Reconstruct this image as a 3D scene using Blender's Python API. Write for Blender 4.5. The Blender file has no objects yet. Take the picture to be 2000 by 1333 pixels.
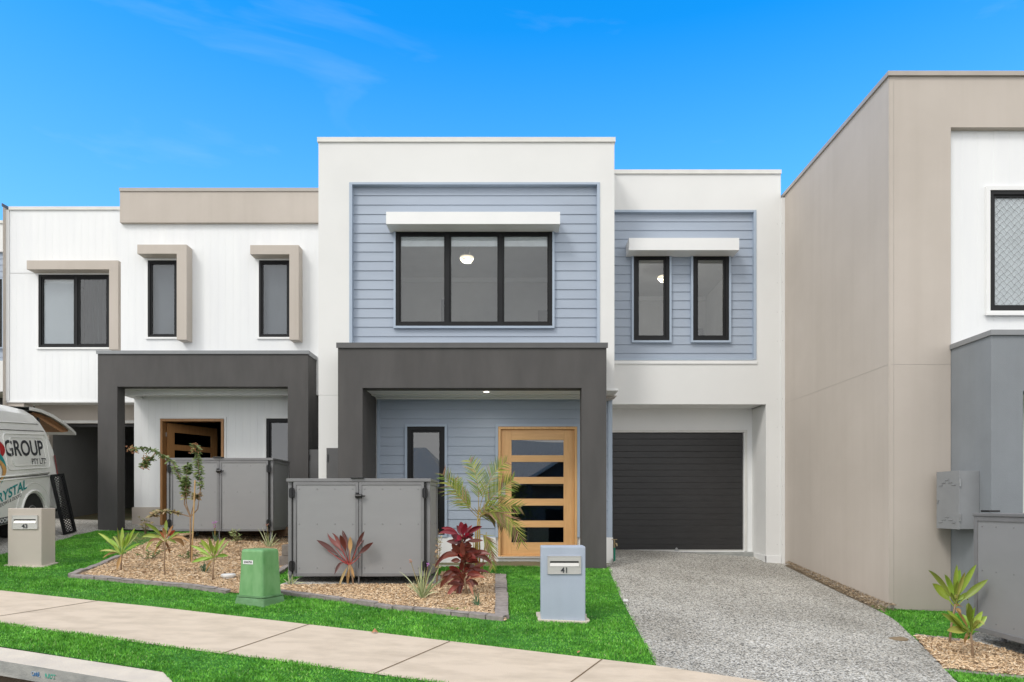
import bpy, bmesh, math, random
import numpy as np
from mathutils import Vector, Matrix, Euler
random.seed(7); RNG = np.random.default_rng(11)
R = math.radians
sc = bpy.context.scene
col = sc.collection
E = 1.5                       # eye height above the datum
FP = 1300.0                   # focal length in photo pixels (2000 wide)
VX, VY = 1008.0, 985.0        # where the line of sight meets the photo

# ------------------------------------------------------------------ camera, sky, sun
cam = bpy.data.cameras.new('camera'); camo = bpy.data.objects.new('camera', cam); col.objects.link(camo)
camo.location = (0, 0, E); camo.rotation_euler = (R(90), 0, 0)
cam.lens = 36 * FP / 2000; cam.sensor_width = 36
cam.shift_x = -(VX - 1000) / 2000; cam.shift_y = (VY - 666.5) / 2000
cam.clip_start = .05; cam.clip_end = 2000
sc.camera = camo
sc.view_settings.view_transform = 'Standard'; sc.view_settings.look = 'None'
sc.view_settings.exposure = 0.26; sc.view_settings.gamma = 1
SUN_EL, SUN_AZ = R(47), R(221)    # azimuth clockwise from +Y: behind the camera, a little left
w = bpy.data.worlds.new('World'); sc.world = w; w.use_nodes = True
nt = w.node_tree; nt.nodes.clear()
def N(nt, t, **k):
    n = nt.nodes.new(t)
    for a, b in k.items(): setattr(n, a, b)
    return n
L = nt.links.new
sky = N(nt, 'ShaderNodeTexSky', sky_type='NISHITA'); sky.sun_disc = False
sky.sun_elevation = SUN_EL; sky.sun_rotation = SUN_AZ; sky.air_density = 1.0; sky.dust_density = .3; sky.ozone_density = 2.5
tc = N(nt, 'ShaderNodeTexCoord'); sep = N(nt, 'ShaderNodeSeparateXYZ'); L(tc.outputs['Generated'], sep.inputs[0])
hs = N(nt, 'ShaderNodeHueSaturation'); hs.inputs['Saturation'].default_value = 1.44; hs.inputs['Value'].default_value = 2.5; hs.inputs['Hue'].default_value = .499
L(sky.outputs[0], hs.inputs['Color'])
# thin wisps in the blue
mp = N(nt, 'ShaderNodeMapping'); mp.inputs['Scale'].default_value = (1.2, 1.2, 5.0); mp.inputs['Location'].default_value = (1.7, .4, 2.2); L(tc.outputs['Generated'], mp.inputs[0])
nz = N(nt, 'ShaderNodeTexNoise'); nz.inputs['Scale'].default_value = 2.6; nz.inputs['Detail'].default_value = 7; nz.inputs['Roughness'].default_value = .55
nz.inputs['Distortion'].default_value = .6; L(mp.outputs[0], nz.inputs['Vector'])
cr = N(nt, 'ShaderNodeValToRGB'); cr.color_ramp.elements[0].position = .62; cr.color_ramp.elements[1].position = .95
cr.color_ramp.elements[1].color = (.16, .16, .16, 1); L(nz.outputs['Fac'], cr.inputs[0])
m1 = N(nt, 'ShaderNodeMix', data_type='RGBA'); L(cr.outputs[0], m1.inputs[0]); L(hs.outputs[0], m1.inputs[6]); m1.inputs[7].default_value = (7.5, 8.6, 9.6, 1)
# paler air low over the roofs
mz = N(nt, 'ShaderNodeMapRange'); mz.inputs['From Min'].default_value = .26; mz.inputs['From Max'].default_value = .58; mz.inputs['To Min'].default_value = .42; mz.inputs['To Max'].default_value = 0
L(sep.outputs['Z'], mz.inputs['Value'])
m0 = N(nt, 'ShaderNodeMix', data_type='RGBA'); L(mz.outputs[0], m0.inputs[0]); L(m1.outputs[2], m0.inputs[6]); m0.inputs[7].default_value = (2.3, 4.5, 8.2, 1)
# bright overcast bank over the other half of the sky (behind the camera and overhead)
mr = N(nt, 'ShaderNodeMapRange', interpolation_type='SMOOTHSTEP'); mr.inputs['From Min'].default_value = .42; mr.inputs['From Max'].default_value = .12
mr.inputs['To Min'].default_value = 0; mr.inputs['To Max'].default_value = 1
L(sep.outputs['Y'], mr.inputs['Value'])
nz2 = N(nt, 'ShaderNodeTexNoise'); nz2.inputs['Scale'].default_value = 2.2; nz2.inputs['Detail'].default_value = 5; L(tc.outputs['Generated'], nz2.inputs['Vector'])
cr2 = N(nt, 'ShaderNodeValToRGB'); cr2.color_ramp.elements[0].color = (7.3, 7.5, 7.9, 1); cr2.color_ramp.elements[1].color = (11.2, 11.1, 10.9, 1)
cr2.color_ramp.elements[0].position = .3; cr2.color_ramp.elements[1].position = .7; L(nz2.outputs['Fac'], cr2.inputs[0])
m2 = N(nt, 'ShaderNodeMix', data_type='RGBA'); L(mr.outputs[0], m2.inputs[0]); L(m0.outputs[2], m2.inputs[6]); L(cr2.outputs[0], m2.inputs[7])
# cloud bank brighter towards its horizon
mr3 = N(nt, 'ShaderNodeMapRange'); mr3.inputs['From Min'].default_value = 0; mr3.inputs['From Max'].default_value = 1; mr3.inputs['To Min'].default_value = 1.3; mr3.inputs['To Max'].default_value = .85
L(sep.outputs['Z'], mr3.inputs['Value'])
vm = N(nt, 'ShaderNodeVectorMath', operation='SCALE'); L(cr2.outputs[0], vm.inputs[0]); L(mr3.outputs[0], vm.inputs['Scale']); L(vm.outputs[0], m2.inputs[7])
bg = N(nt, 'ShaderNodeBackground'); bg.inputs['Strength'].default_value = .12; L(m2.outputs[2], bg.inputs['Color'])
wo = N(nt, 'ShaderNodeOutputWorld'); L(bg.outputs[0], wo.inputs[0])
sun = bpy.data.lights.new('sun', 'SUN'); sun.energy = 1.3; sun.angle = R(16); sun.color = (1, .96, .9)
suno = bpy.data.objects.new('sun', sun); col.objects.link(suno)
d = Vector((math.sin(SUN_AZ) * math.cos(SUN_EL), math.cos(SUN_AZ) * math.cos(SUN_EL), math.sin(SUN_EL)))
suno.rotation_euler = d.to_track_quat('Z', 'Y').to_euler()

# ------------------------------------------------------------------ materials
MATS = {}
def mat(name, c1, c2=None, rough=.7, scale=3.0, detail=5, bump=0, bscale=60, metal=0, spec=.5, stretch=(1, 1, 1), island=None, coat=0, lo=.35, hi=.65, bdist=.01, trans=0):
    if name in MATS: return MATS[name]
    m = bpy.data.materials.new(name); m.use_nodes = True; t = m.node_tree; b = t.nodes['Principled BSDF']
    b.inputs['Roughness'].default_value = rough; b.inputs['Metallic'].default_value = metal; b.inputs['Specular IOR Level'].default_value = spec
    b.inputs['Coat Weight'].default_value = coat
    c2 = c2 or tuple(x * .9 for x in c1)
    g = N(t, 'ShaderNodeNewGeometry'); mpp = N(t, 'ShaderNodeMapping'); mpp.inputs['Scale'].default_value = stretch
    t.links.new(g.outputs['Position'], mpp.inputs[0])
    n = N(t, 'ShaderNodeTexNoise'); n.inputs['Scale'].default_value = scale; n.inputs['Detail'].default_value = detail; n.inputs['Roughness'].default_value = .6
    t.links.new(mpp.outputs[0], n.inputs['Vector'])
    r = N(t, 'ShaderNodeValToRGB'); r.color_ramp.elements[0].position = lo; r.color_ramp.elements[1].position = hi
    r.color_ramp.elements[0].color = (*c2, 1); r.color_ramp.elements[1].color = (*c1, 1)
    if island:
        r.color_ramp.interpolation = 'LINEAR'
        t.links.new(g.outputs['Random Per Island'], r.inputs[0])
        els = r.color_ramp.elements
        els[0].position = 0; els[0].color = (*island[0], 1); els[1].position = 1; els[1].color = (*island[-1], 1)
        for i, c in enumerate(island[1:-1]):
            e = els.new((i + 1) / (len(island) - 1)); e.color = (*c, 1)
    else:
        t.links.new(n.outputs['Fac'], r.inputs[0])
    t.links.new(r.outputs[0], b.inputs['Base Color'])
    if bump:
        nb = N(t, 'ShaderNodeTexNoise'); nb.inputs['Scale'].default_value = bscale; nb.inputs['Detail'].default_value = 3
        t.links.new(g.outputs['Position'], nb.inputs['Vector'])
        bp = N(t, 'ShaderNodeBump'); bp.inputs['Strength'].default_value = bump; bp.inputs['Distance'].default_value = bdist
        t.links.new(nb.outputs['Fac'], bp.inputs['Height']); t.links.new(bp.outputs[0], b.inputs['Normal'])
    if name.endswith('_render') and name != 'white_render' and not island:
        ms = N(t, 'ShaderNodeMapping'); ms.inputs['Scale'].default_value = (5, 5, .22); t.links.new(g.outputs['Position'], ms.inputs[0])
        n3 = N(t, 'ShaderNodeTexNoise'); n3.inputs['Scale'].default_value = 1; n3.inputs['Detail'].default_value = 6; t.links.new(ms.outputs[0], n3.inputs['Vector'])
        r3 = N(t, 'ShaderNodeValToRGB'); r3.color_ramp.elements[0].position = .3; r3.color_ramp.elements[1].position = .55; r3.color_ramp.elements[0].color = (.955, .952, .945, 1); t.links.new(n3.outputs['Fac'], r3.inputs[0])
        mq = N(t, 'ShaderNodeMix', data_type='RGBA', blend_type='MULTIPLY'); mq.inputs[0].default_value = 1; t.links.new(r.outputs[0], mq.inputs[6]); t.links.new(r3.outputs[0], mq.inputs[7]); t.links.new(mq.outputs[2], b.inputs['Base Color'])
    if trans: b.inputs['Transmission Weight'].default_value = trans
    MATS[name] = m; return m

white = mat('white_render', (.735, .735, .72), (.705, .705, .69), .85, .9, bump=.35, bscale=160, bdist=.004)
wpaint = mat('white_paint', (.80, .80, .79), (.76, .765, .76), .55, 1.4)
vwhite = mat('white_board', (.79, .80, .80), (.75, .76, .77), .55, 1.2, stretch=(3, 1, .4))
blue = mat('blue_board', (.35, .405, .485), (.32, .372, .45), .55, 1.5, stretch=(.5, 1, 3), bump=.15, bscale=90, bdist=.003)
bluet = mat('blue_trim', (.375, .445, .54), (.35, .42, .51), .5, 2)
char = mat('charcoal_render', (.088, .084, .082), (.070, .067, .066), .85, 1.6, bump=.5, bscale=170, bdist=.004, stretch=(1.6, 1.6, .5))
charm = mat('charcoal_metal', (.10, .098, .098), (.085, .085, .085), .45, 4)
beige = mat('beige_render', (.515, .462, .41), (.475, .425, .375), .85, .8, bump=.45, bscale=150, bdist=.004)
beigem = mat('beige_metal', (.42, .38, .34), None, .45, 3)
creamm = mat('pale_metal', (.70, .69, .655), None, .4, 3)
grey = mat('grey_render', (.235, .255, .275), (.205, .222, .24), .85, 1.2, bump=.5, bscale=150, bdist=.004)
greym = mat('grey_metal', (.25, .26, .27), None, .45, 3)
boxm = mat('grey_panel', (.262, .264, .268), (.252, .254, .258), .6, 2.2, bump=.18, bscale=80, bdist=.003, stretch=(1, 1, 3))
boxf = mat('grey_frame', (.20, .20, .205), None, .45, 6)
black = mat('black_aluminium', (.010, .011, .012), (.008, .008, .009), .45, 5, spec=.25)
blackp = mat('black_plastic', (.012, .012, .013), None, .4, 9)
rubber = mat('rubber', (.02, .02, .02), None, .85, 20, bump=.3)
timber = mat('oiled_timber', (.76, .455, .20), (.64, .36, .145), .42, 5, detail=8, stretch=(7, 7, .7), lo=.3, hi=.7, bump=.08, bscale=40)
timberh = mat('oiled_timber_rail', (.76, .455, .20), (.65, .37, .15), .42, 5, detail=8, stretch=(.7, 7, 7), lo=.3, hi=.7, bump=.08, bscale=40)
timberd = mat('dark_oiled_timber', (.42, .215, .085), (.32, .155, .058), .45, 5, detail=8, stretch=(7, 7, .7), lo=.3, hi=.7)
steel = mat('brushed_steel', (.62, .61, .58), (.54, .53, .51), .38, 60, metal=.35, stretch=(1, 1, 14))
zinc = mat('zinc', (.5, .5, .5), None, .35, 10, metal=.9)
brass = mat('brass', (.45, .36, .22), None, .35, 10, metal=.8)
pipeg = mat('green_pipe', (.01, .22, .14), None, .5, 10)
garm = mat('garage_panel', (.026, .025, .025), (.019, .018, .018), .42, 3, stretch=(1.5, 1, 9), bump=.12, bscale=70, bdist=.003)
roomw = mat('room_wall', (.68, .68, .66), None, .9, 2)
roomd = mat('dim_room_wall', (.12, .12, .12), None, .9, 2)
garin = mat('garage_wall', (.20, .20, .195), (.18, .18, .175), .9, 1.5)
blind = mat('blind_fabric', (.86, .87, .87), None, .9, 6)
blindg = mat('grey_blind_fabric', (.17, .18, .195), (.15, .16, .172), .9, 1.5)
curtain = mat('dark_curtain', (.008, .008, .008), (.018, .018, .018), .9, 4, stretch=(5, 1, .4))
vanp = mat('van_paint', (.80, .80, .77), (.77, .77, .735), .3, 1.2, coat=.5)
vanw = mat('van_roof_paint', (.78, .78, .75), None, .3, 1.2, coat=.5)
ply = mat('ply_lining', (.36, .18, .075), (.28, .13, .05), .7, 9)
redl = mat('red_lens', (.20, .012, .012), None, .2, 9)
ink = mat('dark_lettering', (.035, .038, .045), None, .5, 9)
inkt = mat('teal_lettering', (.0, .27, .27), None, .5, 9)
inkr = mat('red_lettering', (.42, .01, .012), None, .5, 9)
inko = mat('orange_lettering', (.62, .33, .10), None, .5, 9)
inkw = mat('white_lettering', (.8, .8, .8), None, .5, 9)
inkb = mat('blue_stencil', (.02, .17, .42), (.45, .5, .55), .8, 40, lo=.42, hi=.5)
inkg = mat('green_stencil', (.05, .38, .28), (.5, .55, .5), .8, 40, lo=.42, hi=.5)
gpl = mat('green_fibreglass', (.10, .28, .09), (.17, .36, .15), .38, 5, detail=6, stretch=(2, 2, .8), lo=.4, hi=.7)
gpd = mat('green_fibreglass_base', (.16, .32, .16), (.10, .22, .09), .55, 6, detail=6, stretch=(1, 1, 3))
pvc = mat('white_plastic', (.78, .78, .76), None, .4, 9)
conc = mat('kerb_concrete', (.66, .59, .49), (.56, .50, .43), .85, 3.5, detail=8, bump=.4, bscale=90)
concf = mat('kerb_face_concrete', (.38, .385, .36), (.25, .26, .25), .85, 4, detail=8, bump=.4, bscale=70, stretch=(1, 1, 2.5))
paver = mat('edging_paver', (.34, .30, .28), (.23, .205, .195), .9, 14, bump=.6, bscale=120)
blockm = mat('concrete_block', (.23, .205, .18), (.17, .15, .135), .9, 14, bump=.7, bscale=120)
sleeper = mat('rough_timber', (.21, .125, .07), (.08, .048, .028), .9, 9, stretch=(1, 4, 6), bump=.8, bscale=40)
rooft = mat('pale_roof', (.50, .51, .52), None, .5, 3)
darkw = mat('dark_cladding', (.13, .13, .135), None, .8, 3)
doorb = mat('door_bottom_sill', (.55, .53, .50), None, .5, 3)

def special():
    # exposed aggregate
    m = bpy.data.materials.new('exposed_aggregate'); m.use_nodes = True; t = m.node_tree; b = t.nodes['Principled BSDF']; b.inputs['Roughness'].default_value = .85
    g = N(t, 'ShaderNodeNewGeometry')
    nd = N(t, 'ShaderNodeTexNoise'); nd.inputs['Scale'].default_value = 30; nd.inputs['Detail'].default_value = 3; t.links.new(g.outputs['Position'], nd.inputs['Vector'])
    add = N(t, 'ShaderNodeVectorMath', operation='MULTIPLY_ADD'); add.inputs[1].default_value = (.03, .03, .03); t.links.new(nd.outputs['Color'], add.inputs[0]); t.links.new(g.outputs['Position'], add.inputs[2])
    v = N(t, 'ShaderNodeTexVoronoi'); v.inputs['Scale'].default_value = 72; t.links.new(add.outputs[0], v.inputs['Vector'])
    sp = N(t, 'ShaderNodeSeparateColor'); t.links.new(v.outputs['Color'], sp.inputs[0])
    r = N(t, 'ShaderNodeValToRGB'); r.color_ramp.interpolation = 'CONSTANT'; els = r.color_ramp.elements
    els[0].position = 0; els[0].color = (.07, .07, .066, 1); els[1].position = .17; els[1].color = (.20, .195, .18, 1)
    for p, c in ((.3, (.44, .41, .36)), (.5, (.58, .57, .53)), (.72, (.68, .64, .57)), (.86, (.82, .81, .78)), (.97, (.13, .13, .125))):
        e = els.new(p); e.color = (*c, 1)
    t.links.new(sp.outputs[0], r.inputs[0])
    # mortar between stones
    r2 = N(t, 'ShaderNodeValToRGB'); r2.color_ramp.elements[0].position = .45; r2.color_ramp.elements[1].position = .8
    t.links.new(v.outputs['Distance'], r2.inputs[0])
    mx = N(t, 'ShaderNodeMix', data_type='RGBA'); t.links.new(r2.outputs[0], mx.inputs[0]); t.links.new(r.outputs[0], mx.inputs[6]); mx.inputs[7].default_value = (.36, .35, .32, 1)
    ns = N(t, 'ShaderNodeTexNoise'); ns.inputs['Scale'].default_value = 1.1; ns.inputs['Detail'].default_value = 8; t.links.new(g.outputs['Position'], ns.inputs['Vector'])
    r3 = N(t, 'ShaderNodeValToRGB'); r3.color_ramp.elements[0].position = .3; r3.color_ramp.elements[1].position = .7; r3.color_ramp.elements[0].color = (.66, .65, .63, 1); t.links.new(ns.outputs['Fac'], r3.inputs[0])
    mu = N(t, 'ShaderNodeMix', data_type='RGBA', blend_type='MULTIPLY'); mu.inputs[0].default_value = 1; t.links.new(mx.outputs[2], mu.inputs[6]); t.links.new(r3.outputs[0], mu.inputs[7])
    t.links.new(mu.outputs[2], b.inputs['Base Color'])
    bp = N(t, 'ShaderNodeBump'); bp.inputs['Strength'].default_value = .5; bp.inputs['Distance'].default_value = .006; bp.invert = True
    t.links.new(v.outputs['Distance'], bp.inputs['Height']); t.links.new(bp.outputs[0], b.inputs['Normal']); MATS['agg'] = m
    # window glass: see-through with a mirror-like sheen
    for nm, tint, k in (('window_glass', (.88, .90, .91), 1.0), ('door_glass', (.5, .5, .49), 1.0)):
        m = bpy.data.materials.new(nm); m.use_nodes = True; t = m.node_tree; t.nodes.clear()
        tr = N(t, 'ShaderNodeBsdfTransparent'); tr.inputs[0].default_value = (*tint, 1)
        gl = N(t, 'ShaderNodeBsdfGlossy'); gl.inputs['Roughness'].default_value = .01
        lw = N(t, 'ShaderNodeLayerWeight'); lw.inputs[0].default_value = .5; pw = N(t, 'ShaderNodeMath', operation='POWER'); pw.inputs[1].default_value = 5; t.links.new(lw.outputs['Facing'], pw.inputs[0])
        geo = N(t, 'ShaderNodeNewGeometry'); nb = N(t, 'ShaderNodeTexNoise'); nb.inputs['Scale'].default_value = 1.1; nb.inputs['Detail'].default_value = 0; t.links.new(geo.outputs['Position'], nb.inputs['Vector'])
        bp = N(t, 'ShaderNodeBump'); bp.inputs['Strength'].default_value = .18; bp.inputs['Distance'].default_value = .02; t.links.new(nb.outputs['Fac'], bp.inputs['Height']); t.links.new(bp.outputs[0], gl.inputs['Normal'])
        ml = N(t, 'ShaderNodeMath', operation='MULTIPLY_ADD'); ml.inputs[1].default_value = .9; ml.inputs[2].default_value = (.07 if nm == 'window_glass' else .13); t.links.new(pw.outputs[0], ml.inputs[0])
        mx = N(t, 'ShaderNodeMixShader'); t.links.new(ml.outputs[0], mx.inputs[0]); t.links.new(tr.outputs[0], mx.inputs[1]); t.links.new(gl.outputs[0], mx.inputs[2])
        o = N(t, 'ShaderNodeOutputMaterial'); t.links.new(mx.outputs[0], o.inputs[0]); MATS[nm] = m
    # emitters
    for nm, c, s in (('lit_glass', (1, .84, .58), .9), ('lit_downlight', (1, .93, .82), 2.5)):
        m = bpy.data.materials.new(nm); m.use_nodes = True; b = m.node_tree.nodes['Principled BSDF']
        b.inputs['Emission Color'].default_value = (*c, 1); b.inputs['Emission Strength'].default_value = s; b.inputs['Base Color'].default_value = (.7, .65, .55, 1); MATS[nm] = m
    t = MATS['lit_glass'].node_tree; b = t.nodes['Principled BSDF']; tr = N(t, 'ShaderNodeBsdfTransparent'); mx = N(t, 'ShaderNodeMixShader'); mx.inputs[0].default_value = .86
    t.links.new(tr.outputs[0], mx.inputs[1]); t.links.new(b.outputs[0], mx.inputs[2]); t.links.new(mx.outputs[0], t.nodes['Material Output'].inputs[0])
    # corrugated roof
    m = bpy.data.materials.new('corrugated_roof'); m.use_nodes = True; t = m.node_tree; b = t.nodes['Principled BSDF']; b.inputs['Roughness'].default_value = .45
    g = N(t, 'ShaderNodeNewGeometry'); wv = N(t, 'ShaderNodeTexWave'); wv.inputs['Scale'].default_value = 4; wv.bands_direction = 'X'; t.links.new(g.outputs['Position'], wv.inputs['Vector'])
    r = N(t, 'ShaderNodeValToRGB'); r.color_ramp.elements[0].color = (.55, .55, .54, 1); r.color_ramp.elements[1].color = (.80, .80, .78, 1); t.links.new(wv.outputs['Fac'], r.inputs[0]); t.links.new(r.outputs[0], b.inputs['Base Color']); MATS['corr'] = m
special()
agg = MATS['agg']; glass = MATS['window_glass']; dglass = MATS['door_glass']

# ------------------------------------------------------------------ helpers
class MB:
    """collects faces, then becomes ONE mesh object"""
    def __init__(s): s.v = []; s.f = []; s.smooth = False; s.fm = []
    def face(s, *p, m=0):
        i = len(s.v); s.v += [tuple(q) for q in p]; s.f.append(tuple(range(i, i + len(p)))); s.fm.append(m)
    def box(s, x0, x1, y0, y1, z0, z1, m=0):
        if x1 < x0: x0, x1 = x1, x0
        if y1 < y0: y0, y1 = y1, y0
        if z1 < z0: z0, z1 = z1, z0
        i = len(s.v)
        s.v += [(x, y, z) for z in (z0, z1) for y in (y0, y1) for x in (x0, x1)]
        for f in ((0, 2, 3, 1), (4, 5, 7, 6), (0, 1, 5, 4), (2, 6, 7, 3), (0, 4, 6, 2), (1, 3, 7, 5)): s.f.append(tuple(i + k for k in f)); s.fm.append(m)
    def prism(s, pts, y0, y1, m=0):
        """pts (x,z) counter-clockwise seen from -y, extruded from y0 to y1"""
        n = len(pts); i = len(s.v)
        s.v += [(x, y0, z) for x, z in pts] + [(x, y1, z) for x, z in pts]
        s.f.append(tuple(i + k for k in range(n))); s.f.append(tuple(i + n + k for k in reversed(range(n)))); s.fm += [m, m]
        for k in range(n):
            j = (k + 1) % n; s.f.append((i + k, i + n + k, i + n + j, i + j)); s.fm.append(m)
    def tube(s, pts, r, n=8, cap=True, m=0):
        pts = [Vector(p) for p in pts]; rs = r if isinstance(r, (list, tuple)) else [r] * len(pts); i0 = len(s.v)
        for k, p in enumerate(pts):
            t = (pts[min(k + 1, len(pts) - 1)] - pts[max(k - 1, 0)]).normalized()
            a = t.cross(Vector((0, 0, 1)))
            if a.length < .05: a = t.cross(Vector((0, 1, 0)))
            a.normalize(); b = t.cross(a)
            for q in range(n):
                an = 2 * math.pi * q / n; s.v.append(tuple(p + (a * math.cos(an) + b * math.sin(an)) * rs[k]))
        for k in range(len(pts) - 1):
            for q in range(n):
                j = (q + 1) % n; s.f.append((i0 + k * n + q, i0 + k * n + j, i0 + (k + 1) * n + j, i0 + (k + 1) * n + q)); s.fm.append(m)
        if cap:
            s.f.append(tuple(i0 + q for q in range(n))); s.f.append(tuple(i0 + (len(pts) - 1) * n + q for q in reversed(range(n)))); s.fm += [m, m]
    def lathe(s, prof, c, n=20, axis='z', m=0):
        i0 = len(s.v)
        for r, h in prof:
            for q in range(n):
                a = 2 * math.pi * q / n
                if axis == 'z': s.v.append((c[0] + r * math.cos(a), c[1] + r * math.sin(a), c[2] + h))
                elif axis == 'y': s.v.append((c[0] + r * math.cos(a), c[1] + h, c[2] + r * math.sin(a)))
                else: s.v.append((c[0] + h, c[1] + r * math.cos(a), c[2] + r * math.sin(a)))
        for k in range(len(prof) - 1):
            for q in range(n):
                j = (q + 1) % n; s.f.append((i0 + k * n + q, i0 + k * n + j, i0 + (k + 1) * n + j, i0 + (k + 1) * n + q)); s.fm.append(m)
        s.f.append(tuple(i0 + q for q in range(n))); s.f.append(tuple(i0 + (len(prof) - 1) * n + q for q in range(n))); s.fm += [m, m]
    def ring(s, x0, x1, z0, z1, wd, y0, y1, wb=None, wt=None):
        wb = wd if wb is None else wb; wt = wd if wt is None else wt
        s.box(x0, x0 + wd, y0, y1, z0, z1); s.box(x1 - wd, x1, y0, y1, z0, z1)
        if wt > 0: s.box(x0 + wd, x1 - wd, y0, y1, z1 - wt, z1)
        if wb > 0: s.box(x0 + wd, x1 - wd, y0, y1, z0, z0 + wb)
    def build(s, name, material, parent=None, bevel=0, smooth=False, normals=True):
        me = bpy.data.meshes.new(name)
        off = ROOT.get(parent.name, Vector()) if parent else Vector()
        me.from_pydata([(x - off.x, y - off.y, z - off.z) for x, y, z in s.v], [], s.f)
        mats = material if isinstance(material, (list, tuple)) else [material]
        for m in mats: me.materials.append(m)
        if len(mats) > 1: me.polygons.foreach_set('material_index', s.fm)
        if normals or bevel:
            bm = bmesh.new(); bm.from_mesh(me)
            if normals: bmesh.ops.recalc_face_normals(bm, faces=bm.faces)
            if bevel:
                bmesh.ops.remove_doubles(bm, verts=bm.verts, dist=1e-5)
                ed = [e for e in bm.edges if len(e.link_faces) == 2 and e.calc_face_angle(0) > .6]
                bmesh.ops.bevel(bm, geom=ed, offset=bevel, segments=2, affect='EDGES', profile=.6)
            bm.to_mesh(me); bm.free()
        if smooth:
            for p in me.polygons: p.use_smooth = True
        o = bpy.data.objects.new(name, me); col.objects.link(o)
        if parent: o.parent = parent; ROOT[o.name] = off
        else: ROOT[o.name] = Vector()
        return o
ROOT = {}
def tag(o, label=None, cat=None, group=None, kind=None):
    if label: o['label'] = label
    if cat: o['category'] = cat
    if group: o['group'] = group
    if kind: o['kind'] = kind
    return o
def thing(name, label, cat, loc=(0, 0, 0), group=None, rz=0, local=False):
    o = bpy.data.objects.new(name, None); col.objects.link(o); o.location = loc; o.rotation_euler = (0, 0, rz)
    o.empty_display_size = .2; ROOT[o.name] = Vector() if local else Vector(loc)
    return tag(o, label, cat, group)
def children(o): return [c for c in bpy.data.objects if c.parent == o]
def copy_tree(o, parent=None):
    c = o.copy(); col.objects.link(c); ROOT[c.name] = ROOT[o.name]
    if parent: c.parent = parent
    for ch in children(o): copy_tree(ch, c)
    return c
def X(px, Z): return (px - VX) * Z / FP
def H(py, Z): return E + (VY - py) * Z / FP
def W(px, py, Z): return Vector((X(px, Z), Z, H(py, Z)))

# ground: gentle slope measured from where things stand
CP = np.array([(-8.1,13.2,.538),(-7.9,14.2,.47),(-9.5,12.5,.46),(-6.76,9.15,.88),(.5,7.1,1.27),(1.2,10.28,1.0),(3,12.38,.867),(1.7,12.3,.88),(4.55,11.7,1.08),(4.75,8.42,1.36),(4.82,7,1.45),(-2.9,8.6,1.03),(-1,8.6,1.08),(-5,11.5,.646),(-5.97,7.7,1.02),(1.06,5.72,1.41),(-4.93,6.37,1.18),(-2.5,10.9,.96),(-9,15.1,.4)])
def lin(x, z): return 1.83732 + .03168 * x - .08102 * z
RES = CP[:, 2] - lin(CP[:, 0], CP[:, 1])
def HG(x, y):
    x = np.clip(np.asarray(x, float), -16, 12); y = np.clip(np.asarray(y, float), -4, 18)
    sx = x[..., None] - CP[:, 0]; sy = y[..., None] - CP[:, 1]
    wt = np.exp(-(sx * sx + sy * sy) / (2 * 1.1 ** 2))
    return lin(x, y) + (wt * RES).sum(-1) / (wt.sum(-1) + .12)
def G(x, y):
    r = E - HG(x, y)
    return float(r) if np.ndim(r) == 0 else r
def gp(px, py):
    u = (px - VX) / FP; v = (py - VY) / FP; a, b = 2.5, 22.
    for _ in range(40):
        m = (a + b) / 2
        if float(HG(u * m, m)) - v * m > 0: a = m
        else: b = m
    return (u * a, a)
def GP(px, py): x, y = gp(px, py); return Vector((x, y, G(x, y)))
def pip(px, py, poly):
    ins = np.zeros(px.shape, bool); n = len(poly)
    for i in range(n):
        x0, y0 = poly[i][:2]; x1, y1 = poly[(i + 1) % n][:2]
        if y0 == y1: continue
        c = ((y0 > py) != (y1 > py)) & (px < (x1 - x0) * (py - y0) / (y1 - y0) + x0); ins ^= c
    return ins
def sheet(name, poly, off, material, step=.3, kind='structure', zf=None):
    bm = bmesh.new(); bm.faces.new([bm.verts.new((p[0], p[1], 0)) for p in poly])
    xs = [p[0] for p in poly]; ys = [p[1] for p in poly]
    for a, lo, hi in ((0, min(xs), max(xs)), (1, min(ys), max(ys))):
        k = lo + step
        while k < hi:
            co = (k, 0, 0) if a == 0 else (0, k, 0); no = (1, 0, 0) if a == 0 else (0, 1, 0)
            bmesh.ops.bisect_plane(bm, geom=bm.verts[:] + bm.edges[:] + bm.faces[:], plane_co=co, plane_no=no); k += step
    for v in bm.verts: v.co.z = (zf(v.co.x, v.co.y) if zf else G(v.co.x, v.co.y)) + off
    bmesh.ops.recalc_face_normals(bm, faces=bm.faces)
    if sum(f.normal.z for f in bm.faces) < 0: bmesh.ops.reverse_faces(bm, faces=bm.faces)
    me = bpy.data.meshes.new(name); bm.to_mesh(me); bm.free(); me.materials.append(material)
    for p in me.polygons: p.use_smooth = True
    o = bpy.data.objects.new(name, me); col.objects.link(o); ROOT[o.name] = Vector()
    return tag(o, kind=kind)
def text_mesh(name, s, size, material, parent, M, extrude=.001, align='CENTER', shear=0, sx=1, bold=0, spacing=1):
    cu = bpy.data.curves.new(name, 'FONT'); cu.body = s; cu.size = size; cu.extrude = extrude; cu.align_x = align; cu.align_y = 'CENTER'; cu.shear = shear; cu.offset = bold; cu.space_character = spacing
    o = bpy.data.objects.new('tmp', cu); col.objects.link(o)
    bpy.context.view_layer.update()
    me = bpy.data.meshes.new_from_object(o.evaluated_get(bpy.context.evaluated_depsgraph_get())); bpy.data.objects.remove(o); bpy.data.curves.remove(cu)
    me.transform(M @ Matrix.Diagonal((sx, 1, 1, 1)))
    if parent: me.transform(Matrix.Translation(-ROOT.get(parent.name, Vector())))
    me.name = name; me.materials.clear(); me.materials.append(material)
    ob = bpy.data.objects.new(name, me); col.objects.link(ob); ob.parent = parent; ROOT[ob.name] = ROOT.get(parent.name, Vector()) if parent else Vector(); return ob
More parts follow.
